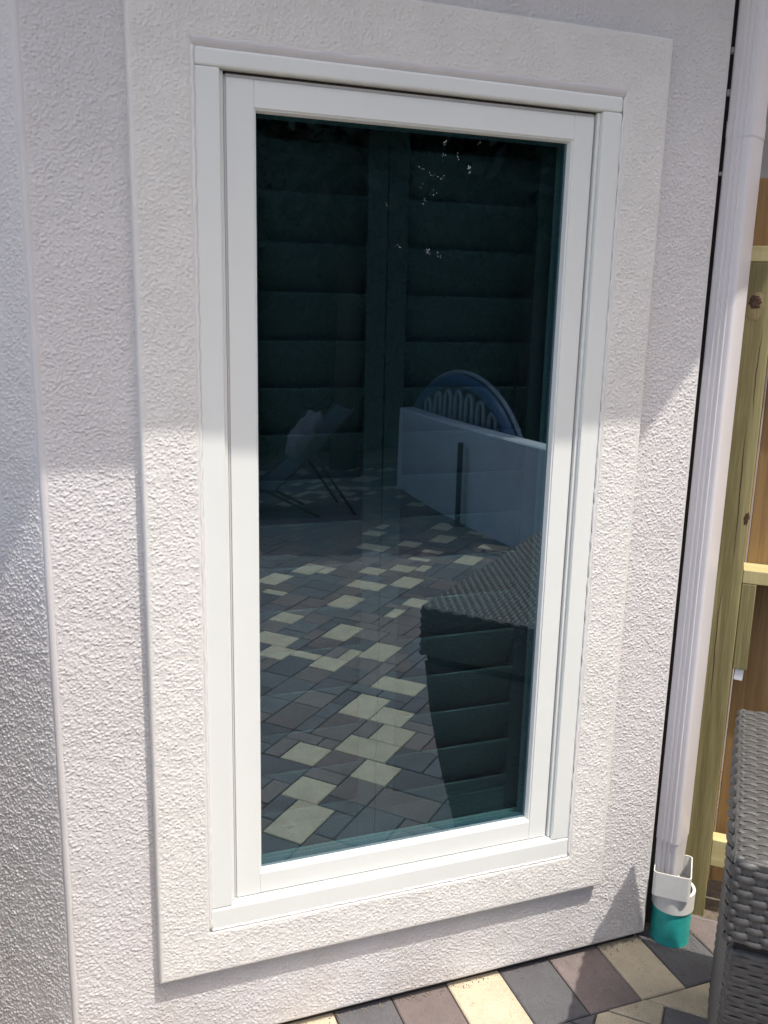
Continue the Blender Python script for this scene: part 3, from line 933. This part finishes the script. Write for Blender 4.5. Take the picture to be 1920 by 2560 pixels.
# ------------------------------------------------------------------ wicker box
A2 = Vector((0.800, -0.682, 0)); e1 = Vector((math.cos(math.radians(-42)), math.sin(math.radians(-42)), 0)); e2 = Vector((math.cos(math.radians(48)), math.sin(math.radians(48)), 0))
BX, BY, BZ = 1.25, 0.665, 0.79
wbox = thing("wicker_storage_box", "grey woven resin wicker storage box with an overhanging lid on the pavers", "storage box")
def weave(name, O, u, v, n_, Lu, Lv, pu, pv, amp, thick, parent, stakes=True, edge=0.010):
    """over-under strands running along u"""
    O, u, v, n_ = (np.array(q_, float) for q_ in (O, u, v, n_))
    rows = int(Lv / pv); pv = Lv / rows
    cols = int(Lu / pu); pu = Lu / cols
    ns = cols * 5 + 1
    us = np.linspace(0, Lu, ns)
    cs = np.linspace(-1, 1, 5)
    half = pv * 0.52
    j = np.arange(rows)
    ph = (-1.0) ** j
    U = us[None, :, None]
    wave = np.cos(np.pi * U / pu) * ph[:, None, None]
    wave = np.sign(wave) * np.abs(wave) ** 0.75
    jit = 0.0009 * perlin(us[None, :, None] / 0.05 + j[:, None, None] * 7.3, j[:, None, None] * 3.1 + 0 * U)
    X = np.broadcast_to(U, (rows, ns, 5))
    Y = ((j + 0.5) * pv)[:, None, None] + half * cs[None, None, :] + jit + 0 * U
    Z = amp * wave + thick * (np.sqrt(np.maximum(0, 1 - 0.9 * cs ** 2)))[None, None, :] + 0 * X
    du = np.minimum(X, Lu - X); dv = np.minimum(Y, Lv - Y)
    dd = np.minimum(du, dv)
    rr = edge
    Z = Z - np.where(dd < rr, rr - np.sqrt(np.maximum(0, rr * rr - (rr - np.maximum(dd, 0)) ** 2)), 0)
    P = O + X[..., None] * u + Y[..., None] * v + Z[..., None] * n_
    idx = np.arange(rows * ns * 5).reshape(rows, ns, 5)
    f = np.stack([idx[:, :-1, :-1], idx[:, 1:, :-1], idx[:, 1:, 1:], idx[:, :-1, 1:]], -1).reshape(-1, 4)
    V_ = P.reshape(-1, 3)
    if stakes:
        sv = []; sf = []
        for c in range(cols + 1):
            uc = min(max(c * pu, 0.004), Lu - 0.004)
            hw = pu * 0.30
            b0 = len(V_) + len(sv)
            for (a_, b_) in ((uc - hw, edge * .5), (uc + hw, edge * .5), (uc + hw, Lv - edge * .5), (uc - hw, Lv - edge * .5)):
                a_ = min(max(a_, 0), Lu)
                sv.append(O + a_ * u + b_ * v + n_ * (thick * 0.45 - (0.006 if (c == 0 or c == cols) else 0)))
            sf.append((b0, b0 + 1, b0 + 2, b0 + 3))
        V_ = np.concatenate([V_, np.array(sv)]); f = np.concatenate([f, np.array(sf)])
    me = mesh_np(name, V_, f, M['wicker'], smooth=True)
    o = link(name, me, parent); o["kind"] = "stuff"
    return o
ez = Vector((0, 0, 1))
zt = ZG + BZ
LH = 0.165; GAP = 0.022; INS = 0.010
# cores
def core(name, x0, x1, y0, y1, z0, z1):
    Mx = Matrix(((e1.x, e2.x, 0, A2.x), (e1.y, e2.y, 0, A2.y), (0, 0, 1, 0), (0, 0, 0, 1)))
    return box_obj(name, (x0, y0, z0), (x1, y1, z1), M['wicker_core'], wbox, 0.004, Mx)
core("lid", 0.004, BX - 0.004, 0.004, BY - 0.004, zt - LH + 0.002, zt - 0.004)
core("carcass", INS + 0.006, BX - INS - 0.006, INS + 0.006, BY - INS - 0.006, ZG + 0.004, zt - LH - 0.001)
P0_ = A2 + ez * zt
weave("lid_top_weave", P0_, e1, e2, ez, BX, BY, 0.024, 0.0145, 0.0022, 0.0035, wbox)
weave("lid_front_weave", A2 + ez * (zt - LH), e1, ez, -e2, BX, LH, 0.024, 0.0128, 0.0030, 0.0045, wbox)
weave("lid_side_weave", A2 + ez * (zt - LH), e2, ez, -e1, BY, LH, 0.024, 0.0128, 0.0030, 0.0045, wbox)
zb = ZG + 0.006; hb = zt - LH - GAP - zb
weave("front_weave", A2 + ez * zb + e1 * INS + e2 * INS, e1, ez, -e2, BX - 2 * INS, hb, 0.024, 0.0115, 0.0016, 0.0030, wbox)
weave("side_weave", A2 + ez * zb + e2 * INS + e1 * INS, e2, ez, -e1, BY - 2 * INS, hb, 0.024, 0.0115, 0.0020, 0.0035, wbox)
weave("end_weave", A2 + ez * zb + e1 * (BX - INS) + e2 * INS, e2, ez, e1, BY - 2 * INS, BZ - 0.01, 0.03, 0.018, 0.002, 0.0035, wbox)
weave("back_weave", A2 + ez * zb + e2 * (BY - INS) + e1 * INS, e1, ez, e2, BX - 2 * INS, BZ - 0.01, 0.03, 0.018, 0.002, 0.0035, wbox)
DX = [-0.36, -0.27, -0.1, 0.1, 0.28]
DY = [0.15, 0.125, 0.072, 0.026, 0.0]
def taper_xy(co):
    """front leans back towards the foot"""
    p = Vector((co.x - A2.x, co.y - A2.y, 0)); yy = p.dot(e2)
    k_ = float(np.interp(co.z, DX, DY)) * max(0.0, 1 - yy / BY)
    return Vector((co.x + e2.x * k_, co.y + e2.y * k_, co.z))
for o_ in wbox.children:
    if o_.name.split('.')[0] in ("carcass", "front_weave", "side_weave", "end_weave"):
        for v_ in o_.data.vertices:
            v_.co = taper_xy(v_.co)
# rounded corner strands
bm = bmesh.new()
for p, q_ in ((P0_ + e1 * .004 + e2 * .004 - ez * .005, P0_ + e1 * (BX - .004) + e2 * .004 - ez * .005), (P0_ + e1 * .004 + e2 * .004 - ez * .005, P0_ + e1 * .004 + e2 * (BY - .004) - ez * .005)):
    tube(bm, [p.lerp(q_, i / 60) + ez * 0.001 * math.sin(i * 1.3) for i in range(61)], 0.0055, 8)
for p, z0_, z1_ in ((A2 + e1 * .006 + e2 * .006, zt - LH, zt - 0.006), (A2 + e1 * (INS + .005) + e2 * (INS + .005), zb, zt - LH - GAP), (A2 + e1 * .006 + e2 * (BY - .006), zt - LH, zt - .006)):
    tube(bm, [taper_xy(p + ez * (z0_ + (z1_ - z0_) * i / 12)) for i in range(13)], 0.006, 8)
bm_obj("edge_strand", bm, M['wicker'], wbox, True)

# ------------------------------------------------------------------ patio paving
UNIT = 0.0762 * 1.012
P0 = np.array([1.055, -0.226]); th = math.radians(46.5)
E1 = np.array([math.cos(th), math.sin(th)]); E2 = np.array([-math.sin(th), math.cos(th)])
TAN = [(-11.68,-9.73,-1.27,1.64),(-12.86,-10.87,-3.34,-1.37),(-10.91,-8.91,-6.33,-4.36),(-13.22,-10.11,-8.24,-6.42),(-15.15,-13.14,-6.36,-4.42),
(-12.19,-10.1,-10.29,-8.46),(-15.44,-13.45,-13.33,-10.41),(-13.3,-11.27,-12.3,-10.4),(-15.74,-12.47,-16.39,-14.52),(-17.99,-15.9,-21.46,-18.64),
(-20.09,-18.,-17.41,-15.54),(-19.09,-18.15,-19.35,-17.65),(-22.42,-20.24,-17.26,-16.3),(-24.03,-22.23,-17.4,-15.53),(-22.42,-20.3,-23.51,-20.5),
(-26.9,-24.48,-23.3,-21.66),(-26.,-23.42,-19.44,-17.7),(-25.04,-22.81,-28.66,-25.91),(-20.66,-18.45,-31.67,-29.46),(-20.19,-19.38,-27.84,-25.68),
(-26.16,-22.96,-33.07,-31.17),(-22.86,-20.77,-35.74,-33.06),(-27.4,-25.52,-37.33,-35.3),(-25.33,-23.19,-39.15,-37.41),(-22.96,-21.94,-40.11,-38.09),
(-31.67,-29.76,-34.66,-32.12),(-29.73,-28.51,-34.92,-33.12),(-32.9,-31.31,-30.65,-27.92),(-31.19,-29.24,-27.29,-25.93),(-25.44,-23.29,-42.32,-41.3),
(-20.97,-18.76,-45.03,-42.18),(-18.57,-17.6,-46.45,-43.93),(-18.38,-17.51,-39.28,-37.66),(-27.83,-25.9,-46.63,-44.73),(-25.64,-23.44,-45.3,-44.4),
(-25.87,-23.91,-51.38,-48.11),(-21.35,-18.08,-49.71,-47.86),(-23.89,-22.04,-53.79,-52.63),(-28.68,-26.39,-55.99,-53.36),(-32.77,-30.57,-48.97,-46.59),
(-32.9,-32.06,-52.01,-49.77),(-31.04,-27.89,-43.63,-41.85),(-35.2,-33.54,-64.36,-62.13)]
FIXED = [(0, 0, 1, 2, 'tan'), (1, -2, 2, 3, 'tan'), (-1, -3, 2, 3, 'charcoal'), (-3, 0, 3, 2, 'tan'), (-5, 1, 2, 3, 'mauve'), (-3, -2, 2, 2, 'mauve'), (-6, -1, 3, 2, 'charcoal')]
KS = 0.0775 / UNIT
OFF_S, OFF_T = 0.25, 0.25
S_LO, S_HI, T_LO, T_HI = -95, 40, -110, 60
occ = {}
pavers = []      # (s0,t0,ws,wt,mat)
def free(s, t_, ws, wt):
    return all((s + i, t_ + j) not in occ for i in range(ws) for j in range(wt))
def put(s, t_, ws, wt, mt):
    for i in range(ws):
        for j in range(wt):
            occ[(s + i, t_ + j)] = 1
    pavers.append((s, t_, ws, wt, mt))
for fx in FIXED:
    put(*fx)
for s0, s1, t0, t1 in TAN:
    s0, s1, t0, t1 = s0 * KS, s1 * KS, t0 * KS, t1 * KS
    ws = max(1, min(3, round(s1 - s0))); wt = max(1, min(3, round(t1 - t0)))
    s = round((s0 + s1) / 2 - ws / 2 + OFF_S); tt = round((t0 + t1) / 2 - wt / 2 + OFF_T)
    if free(s, tt, ws, wt):
        put(s, tt, ws, wt, 'tan')
    else:
        for ds, dt in ((1, 0), (-1, 0), (0, 1), (0, -1), (1, 1), (-1, -1), (1, -1), (-1, 1)):
            if free(s + ds, tt + dt, ws, wt):
                put(s + ds, tt + dt, ws, wt, 'tan'); break
def world_xy(s, t_):
    return P0 + E1 * ((s - OFF_S) * UNIT) + E2 * ((t_ - OFF_T) * UNIT)
rp = random.Random(21)
def inside(s, t_):
    x, y = world_xy(s + .5, t_ + .5)
    return -2.3 < x < 4.6 and -7.6 < y < 1.2
for t_ in range(T_LO, T_HI):
    for s in range(S_LO, S_HI):
        if (s, t_) in occ or not inside(s, t_):
            continue
        opts = [(2, 3), (3, 2), (2, 2), (2, 2), (3, 2)]
        rp.shuffle(opts)
        opts += [(2, 1), (1, 2), (1, 1)]
        for ws, wt in opts:
            if free(s, t_, ws, wt):
                x, y = world_xy(s + ws / 2, t_ + wt / 2)
                refl_zone = (y < -0.3 and x > 0.05 and y > -5.6 and x < 2.9)
                r_ = rp.random()
                if refl_zone:
                    mt = 'charcoal' if r_ < 0.55 else 'mauve'
                else:
                    mt = 'tan' if r_ < 0.26 else ('charcoal' if r_ < 0.66 else 'mauve')
                put(s, t_, ws, wt, mt)
                break

def clip_poly(poly, nx, ny, d):
    """keep nx*x+ny*y <= d"""
    out_ = []
    for i in range(len(poly)):
        p, q_ = poly[i], poly[(i + 1) % len(poly)]
        a_ = nx * p[0] + ny * p[1] - d; b_ = nx * q_[0] + ny * q_[1] - d
        if a_ <= 0: out_.append(p)
        if (a_ < 0 < b_) or (b_ < 0 < a_):
            t__ = a_ / (a_ - b_)
            out_.append((p[0] + t__ * (q_[0] - p[0]), p[1] + t__ * (q_[1] - p[1])))
    return out_

def inset(poly, d):
    n_ = len(poly); out_ = []
    for i in range(n_):
        p0, p1, p2 = (Vector(poly[(i + k_) % n_]) for k_ in (-1, 0, 1))
        d1 = (p1 - p0).normalized(); d2__ = (p2 - p1).normalized()
        n1 = Vector((-d1.y, d1.x)); n2 = Vector((-d2__.y, d2__.x))
        bis = n1 + n2
        den = max(0.25, 1 + n1.dot(n2))
        out_.append(tuple(p1 + bis * (d / den)))
    return out_

def paver_geo(poly, z):
    """verts, faces for one bevelled paver, poly counter-clockwise (joint already taken off)"""
    n_ = len(poly)
    up = inset(poly, 0.0030)
    vs = [(x, y, z - 0.05) for x, y in poly] + [(x, y, z - 0.0028) for x, y in poly] + [(x, y, z) for x, y in up]
    fs = []
    for i in range(n_):
        j = (i + 1) % n_
        fs.append((i, j, n_ + j, n_ + i)); fs.append((n_ + i, n_ + j, 2 * n_ + j, 2 * n_ + i))
    fs.append(tuple(range(2 * n_, 3 * n_)))
    return vs, fs

def poly_area(p):
    return 0.5 * sum(p[i][0] * p[(i + 1) % len(p)][1] - p[(i + 1) % len(p)][0] * p[i][1] for i in range(len(p)))

patio = bpy.data.objects.new("patio", None); COL.objects.link(patio); patio["kind"] = "structure"
bed = box_obj("sand_bed", (-2.4, -7.7, ZG - 0.058), (4.7, 1.3, ZG - 0.009), M['sand'], patio)
cells = []
YBORD = -0.162
for s, t_, ws, wt, mt in pavers:
    c = [world_xy(s, t_), world_xy(s + ws, t_), world_xy(s + ws, t_ + wt), world_xy(s, t_ + wt)]
    poly = [(float(p[0]), float(p[1])) for p in c]
    if min(p[1] for p in poly) > YBORD and min(p[0] for p in poly) > -0.45:
        continue
    full = True
    if max(p[0] for p in poly) > -0.45 and max(p[1] for p in poly) > YBORD:
        poly = clip_poly(poly, 0, 1, YBORD); full = False
    # trim at the fence line
    if len(poly) < 3:
        continue
    nb_ = (FB.x, FB.y); dlim = FB.x * FP.x + FB.y * FP.y - 0.03
    if max(nb_[0] * p[0] + nb_[1] * p[1] for p in poly) > dlim:
        poly = clip_poly(poly, nb_[0], nb_[1], dlim); full = False
    if len(poly) < 3 or abs(poly_area(poly)) < 0.0003:
        continue
    cells.append((poly, mt, (ws, wt) if full else None))
# soldier course along the wall
bcols = ['charcoal', 'mauve', 'tan', 'charcoal', 'mauve', 'tan', 'charcoal', 'mauve', 'tan', 'charcoal', 'mauve', 'tan', 'charcoal', 'mauve']
xe = [-0.605, -0.453, -0.301, -0.15, 0.002, 0.153, 0.304, 0.457, 0.609, 0.762, 0.911, 1.065, 1.202, 1.355, 1.50]
bcols = ['tan', 'charcoal', 'mauve', 'charcoal', 'mauve', 'tan', 'charcoal', 'mauve', 'tan', 'charcoal', 'mauve', 'tan', 'charcoal', 'mauve']
for i, mt in enumerate(bcols):
    poly = [(xe[i], YBORD), (xe[i + 1], YBORD), (xe[i + 1], 0.068), (xe[i], 0.068)]
    poly = clip_poly(poly, FB.x, FB.y, FB.x * FP.x + FB.y * FP.y - 0.03)
    if len(poly) >= 3:
        cells.append((poly, mt, None))
VC = Vector((-0.27, 1.84))
def score(poly):
    cx = sum(p[0] for p in poly) / len(poly); cy = sum(p[1] for p in poly) / len(poly)
    if cy > -0.28 and 0.3 < cx < 1.6:
        return 0.1 + abs(cx - 1)
    # seen in the glass: between the two sight lines from the mirrored viewpoint
    k_ = (1.84 - 0.03) / (1.84 - cy) if cy < 1.8 else 0
    xg = -0.27 + k_ * (cx + 0.27); zg = 1.362 + k_ * (ZG - 1.362)
    if 0.08 < xg < 0.84 and 0.07 < zg < 1.75:
        return 1 + math.hypot(cx + 0.27, cy - 1.84)
    return 50 + math.hypot(cx, cy)
cells.sort(key=lambda c_: score(c_[0]))
share = {}
stuff_v = {k_: ([], []) for k_ in ('tan', 'charcoal', 'mauve')}
J = 0.0017
zr = random.Random(5)
for i, (poly, mt, key) in enumerate(cells):
    if poly_area(poly) < 0: poly = poly[::-1]
    dz = zr.uniform(-0.0012, 0.0012)
    cx = sum(p[0] for p in poly) / len(poly); cy = sum(p[1] for p in poly) / len(poly)
    if i < 292:
        loc = [(x - cx, y - cy) for x, y in poly]
        if key is not None and (key, mt) in share:
            me = share[(key, mt)]
        else:
            vs, fs = paver_geo(inset(loc, J), 0.0)
            me = bpy.data.meshes.new("paver"); me.from_pydata(vs, [], fs); me.update()
            me.materials.append(M[mt])
            if key is not None: share[(key, mt)] = me
        o = link("paver", me, patio)
        o.location = (cx, cy, ZG + dz)
        o.rotation_euler = (zr.uniform(-.002, .002), zr.uniform(-.002, .002), zr.uniform(-.005, .005) if key is not None else 0)
    else:
        vs, fs = paver_geo(inset(poly, J), ZG + dz)
        V_, F_ = stuff_v[mt]
        b0 = len(V_); V_ += vs; F_ += [tuple(b0 + q_ for q_ in f) for f in fs]
allv, allf, mi = [], [], []
for k_, mt in enumerate(('tan', 'charcoal', 'mauve')):
    b0 = len(allv); allv += stuff_v[mt][0]; allf += [tuple(b0 + q_ for q_ in f) for f in stuff_v[mt][1]]; mi += [k_] * len(stuff_v[mt][1])
me = bpy.data.meshes.new("far_paving"); me.from_pydata(allv, [], allf); me.update()
for mt in ('tan', 'charcoal', 'mauve'): me.materials.append(M[mt])
me.polygons.foreach_set("material_index", np.array(mi, np.int32))
o = link("far_paving", me, patio); o["kind"] = "stuff"

# ------------------------------------------------------------------ things seen in the glass
# low white curved wall
wall = thing("low_wall", "low white rendered garden wall with a bowed foot, mirrored in the window", "wall")
bm = bmesh.new()
ys = np.linspace(-3.2, -6.36, 40)
inner = []; outer = []
for y in ys:
    s_ = (y + 5.0) / 1.5
    x = 2.845 + 0.085 * min(1.6, s_ * s_)
    inner.append((x, y)); outer.append((x + 0.16, y))
zt_w = 0.448
layers = []
for dx0, dx1, z in ((0.0, 0.0, ZG - 0.05), (0.0, 0.0, zt_w - 0.012), (0.012, -0.012, zt_w)):
    layers.append(([bm.verts.new((x + dx0, y, z)) for x, y in inner], [bm.verts.new((x + dx1, y, z)) for x, y in outer]))
for k_ in range(2):
    for side_ in (0, 1):
        for i in range(len(ys) - 1):
            bm.faces.new((layers[k_][side_][i], layers[k_][side_][i + 1], layers[k_ + 1][side_][i + 1], layers[k_ + 1][side_][i]))
for i in range(len(ys) - 1):
    bm.faces.new((layers[2][0][i], layers[2][0][i + 1], layers[2][1][i + 1], layers[2][1][i]))
for e_ in (0, -1):
    for k_ in range(2):
        bm.faces.new((layers[k_][0][e_], layers[k_][1][e_], layers[k_ + 1][1][e_], layers[k_ + 1][0][e_]))
bm_obj("wall_body", bm, M['low_wall'], wall)

# slim dark stake
bm = bmesh.new()
add_box(bm, (-0.017, -0.017, ZG), (0.017, 0.017, 0.326), 0.002)
add_box(bm, (-0.019, -0.019, 0.3265), (0.019, 0.019, 0.334), 0.002)
add_box(bm, (-0.05, -0.05, ZG + 0.0005), (0.05, 0.05, ZG + 0.008), 0.002)
stake = bm_obj("metal_stake", bm, M['dark_metal'])
stake.location = (2.79, -4.66, 0)
stake["label"] = "slim dark upright metal stake in front of the low white wall"; stake["category"] = "stake"

# inflatable float: blue arch and pale ribs
flt = thing("pool_float", "blue arched pool float with pale ribs standing behind the low white wall", "pool float")
yc, hw, zc = -5.38, 1.14, 0.02
xa = 3.10
def arch_pts(hw_, hh, n_=40, x=xa):
    pts = [(x, yc + hw_, ZG + 0.06)]
    for i in range(n_ + 1):
        t__ = math.pi * i / n_
        pts.append((x, yc + hw_ * math.cos(t__), zc + hh * math.sin(t__)))
    pts.append((x, yc - hw_, ZG + 0.06))
    return pts
bm = bmesh.new(); tube(bm, arch_pts(hw, 0.76), 0.055, 12); bm_obj("arch_tube", bm, M['blue_vinyl'], flt, True)
bm = bmesh.new(); tube(bm, arch_pts(hw + 0.075, 0.835, x=xa + 0.03), 0.02, 8); bm_obj("rim", bm, M['clear_rib'], flt, True)
bm = bmesh.new()
pts = arch_pts(hw - 0.01, 0.75, x=xa + 0.05)
vs = [bm.verts.new(p) for p in pts]; vs2 = [bm.verts.new((p[0] + 0.03, p[1], p[2])) for p in pts]
bm.faces.new(vs); bm.faces.new(vs2[::-1])
for i in range(len(vs)):
    j = (i + 1) % len(vs); bm.faces.new((vs[i], vs2[i], vs2[j], vs[j]))
bm_obj("back_sheet", bm, M['float_back'], flt)
for i in range(9):
    yy = yc + (i - 4) * 0.225
    hh = zc + 0.62 * math.sqrt(max(0.05, 1 - ((yy - yc) / (hw * 0.98)) ** 2)) - 0.03
    wv = 0.062
    pts = [(xa - 0.01, yy + wv, ZG + 0.05)] + [(xa - 0.01, yy + wv * math.cos(t__), hh + wv * math.sin(t__) * 1.2) for t__ in np.linspace(0, math.pi, 10)] + [(xa - 0.01, yy - wv, ZG + 0.05)]
    bm = bmesh.new(); tube(bm, pts, 0.022, 8); bm_obj("rib", bm, M['clear_rib'], flt, True)

# reclining lounge chair with a towel
lounge = thing("lounge_chair", "blue grey reclining sling lounge chair on the far pavers", "lounge chair")
def bar(bm, p, q_, r_=0.016):
    tube(bm, [p, q_], r_, 8)
for (nm, p, q_) in (("backrest", (1.38, -0.10), (2.06, 0.56)), ("seat", (1.38, -0.10), (0.95, -0.02)),):
    bm = bmesh.new()
    for k_ in range(12):
        pass
    n_ = 14
    rr = []
    for i in range(n_ + 1):
        f_ = i / n_
        x = p[0] + (q_[0] - p[0]) * f_; z = p[1] + (q_[1] - p[1]) * f_ - 0.04 * math.sin(math.pi * f_)
        rr.append([bm.verts.new((x, -5.25, z)), bm.verts.new((x, -5.72, z)), bm.verts.new((x + 0.006, -5.72, z - 0.010)), bm.verts.new((x + 0.006, -5.25, z - 0.010))])
    for i in range(n_):
        for k_ in range(4):
            bm.faces.new((rr[i][k_], rr[i][(k_ + 1) % 4], rr[i + 1][(k_ + 1) % 4], rr[i + 1][k_]))
    bm.faces.new(rr[0]); bm.faces.new(rr[-1][::-1])
    bm_obj(nm, bm, M['sling'], lounge)
for y_ in (-5.23, -5.74):
    bm = bmesh.new(); tube(bm, [(0.95, y_, -0.02), (1.38, y_, -0.11), (1.72, y_, 0.20), (2.08, y_, 0.58)], 0.014, 8); bm_obj("side_rail", bm, M['dark_metal'], lounge, True)
    for (a_, b_) in (((1.30, y_, -0.09), (1.78, y_, ZG)), ((1.72, y_, 0.20), (2.10, y_, ZG)), ((1.0, y_, -0.03), (1.02, y_, ZG))):
        bm = bmesh.new(); bar(bm, a_, b_, 0.013); bm_obj("leg", bm, M['dark_metal'], lounge, True)
# towel over its side
bm = bmesh.new()
g = bmesh.ops.create_icosphere(bm, subdivisions=4, radius=1.0)
for v in bm.verts:
    c_ = v.co.copy()
    w_ = 1 + 0.14 * math.sin(5 * c_.x + 3 * c_.z) * math.cos(4 * c_.y + 2) + 0.06 * math.sin(11 * c_.z + 5 * c_.x)
    v.co = Vector((c_.x * 0.11 * w_ + 0.10 * c_.z, c_.y * 0.13 * w_, c_.z * 0.19 * w_))
tw = bm_obj("towel", bm, M['towel'], None, True)
tw.location = (1.66, -5.30, 0.36)
tw["label"] = "crumpled pale towel slung over the lounge chair"; tw["category"] = "towel"

# ------------------------------------------------------------------ added unseen barbecue left of the frame, put in to darken the side wall
shade_block = thing("added_light_blocker", "added unseen black barbecue standing beside the angled left wall", "blocker", None, (-1.24, -0.30, ZG))
bm = bmesh.new()
add_box(bm, (-0.62, -0.32, 0.07), (0.62, 0.32, 1.32), 0.06, None, 4)
for v in bm.verts:
    k_ = 1 + 0.05 * (0.6 - v.co.z) + 0.02 * math.sin(9 * v.co.z + 5 * v.co.x)
    v.co.x *= k_; v.co.y *= k_
bm_obj("blocker_body", bm, mat_basic('black_blocker_cloth', (0.018, 0.018, 0.02), 0.85, 0.2, 8, 0.4, 40), shade_block)
for sx in (-0.54, 0.54):
    for sy in (-0.26, 0.26):
        bm = bmesh.new(); tube(bm, [(sx, sy, 0.0), (sx, sy, 0.09)], 0.025, 8); bm_obj("leg", bm, M['dark_metal'], shade_block)

# ------------------------------------------------------------------ trees behind the viewpoint
def leaf_cloud(name, n_, centres, radii, size, mat, parent, seed):
    r_ = np.random.default_rng(seed)
    ci = r_.integers(0, len(centres), n_)
    d = r_.normal(size=(n_, 3)); d /= np.linalg.norm(d, axis=1)[:, None]
    rad = np.asarray(radii)[ci] * (0.55 + 0.5 * r_.random(n_) ** 0.6)
    c = np.asarray(centres)[ci] + d * rad[:, None] * np.array([1, 1, 0.85])
    a = r_.normal(size=(n_, 3)); a /= np.linalg.norm(a, axis=1)[:, None]
    b_ = np.cross(a, r_.normal(size=(n_, 3))); b_ /= np.linalg.norm(b_, axis=1)[:, None]
    s = size * (0.6 + 0.8 * r_.random(n_))[:, None]
    P = np.stack([c - a * s, c + b_ * s * 0.45, c + a * s, c - b_ * s * 0.45], 1).reshape(-1, 3)
    P[:, 2] = np.maximum(P[:, 2], ZG)
    f = np.arange(n_ * 4).reshape(-1, 4)
    me = mesh_np(name, P, f, mat)
    o = link(name, me, parent); o["kind"] = "stuff"
    return o
tr_specs = [(0.6, -8.0, 6.4, "leaf", "dark bushy tree at the far left of the patio's end, mirrored in the glass"),
            (2.7, -7.5, 7.0, "leaf", "tall tree overhanging the far paving behind the lounge chair"),
            (4.6, -6.9, 6.6, "leaf", "dense dark tree rising directly behind the blue pool float"),
            (6.6, -5.4, 6.4, "leaf", "broad dark tree past the middle of the low white wall"),
            (5.2, -9.9, 7.2, "leaf_b", "tallest mid green tree beyond the hedge at the patio's end"),
            (2.0, -10.4, 7.0, "leaf_b", "mid green tree beyond the hedge, behind the lounge chair")]
for i, (x, y, h_, mt, lab) in enumerate(tr_specs):
    tr_ = thing("tree", lab, "tree", "trees behind the patio", (x, y, ZG - 0.05))
    rg = random.Random(100 + i)
    bm = bmesh.new()
    tube(bm, [(0, 0, 0), (0.05, 0.03, h_ * 0.25), (-0.04, 0.05, h_ * 0.5), (0.02, 0, h_ * 0.72)], [0.16, 0.13, 0.09, 0.04], 8)
    for k_ in range(6):
        a_ = k_ * 1.05; z_ = h_ * (0.28 + 0.07 * k_)
        tube(bm, [(0, 0.03, z_), (0.6 * math.cos(a_), 0.6 * math.sin(a_), z_ + 0.5), (1.2 * math.cos(a_), 1.2 * math.sin(a_), z_ + 0.8)], [0.06, 0.04, 0.015], 6)
    bm_obj("trunk", bm, M['bark'], tr_, True)
    cs_ = []; rs_ = []
    for k_ in range(16):
        a_ = rg.uniform(0, 6.28); rr_ = rg.uniform(0.1, 1.45); z_ = rg.uniform(0.40, 0.88) * h_
        cs_.append((rr_ * math.cos(a_), rr_ * math.sin(a_), z_)); rs_.append(rg.uniform(0.65, 1.0))
    cs_ += [(0, 0, h_ * f_) for f_ in (0.45, 0.55, 0.65, 0.8)]; rs_ += [1.1] * 4
    leaf_cloud("crown", 26000, cs_, rs_, 0.10, M[mt], tr_, 50 + i)
# clipped hedge closing the end of the patio, and one along the far side
for (x0, x1, y0, y1, lab, sd) in ((-1.0, 6.6, -9.6, -8.6, "dense dark hedge closing the far end of the patio", 1),
                                  (5.6, 6.6, -8.2, -0.8, "dense dark hedge running along beyond the low white wall", 2)):
    hd = thing("hedge", lab, "hedge", "hedges round the patio")
    r_ = np.random.default_rng(sd)
    n_ = 36000
    c = np.stack([r_.uniform(x0, x1, n_), r_.uniform(y0, y1, n_), r_.uniform(ZG, 3.3, n_)], 1)
    a = r_.normal(size=(n_, 3)); a /= np.linalg.norm(a, axis=1)[:, None]
    b_ = np.cross(a, r_.normal(size=(n_, 3))); b_ /= np.linalg.norm(b_, axis=1)[:, None]
    s = (0.05 + 0.05 * r_.random(n_))[:, None]
    P = np.stack([c - a * s, c + b_ * s * 0.5, c + a * s, c - b_ * s * 0.5], 1).reshape(-1, 3)
    me = mesh_np("hedge_foliage", P, np.arange(n_ * 4).reshape(-1, 4), M['leaf'])
    o = link("hedge_foliage", me, hd); o["kind"] = "stuff"
    box_obj("hedge_heart", (x0 + 0.25, y0 + 0.25, ZG - 0.04), (x1 - 0.25, y1 - 0.25, 3.05), M['leaf'], hd, 0.1)
    bm = bmesh.new()
    for k_ in range(14):
        f_ = (k_ + .5) / 14
        xx = x0 + (x1 - x0) * (f_ if x1 - x0 > y1 - y0 else .5); yy = y0 + (y1 - y0) * (f_ if y1 - y0 > x1 - x0 else .5)
        tube(bm, [(xx, yy, ZG - 0.05), (xx + .05, yy, 1.0), (xx - .03, yy, 1.8)], [0.03, 0.025, 0.01], 6)
    bm_obj("hedge_stems", bm, M['bark'], hd, True)
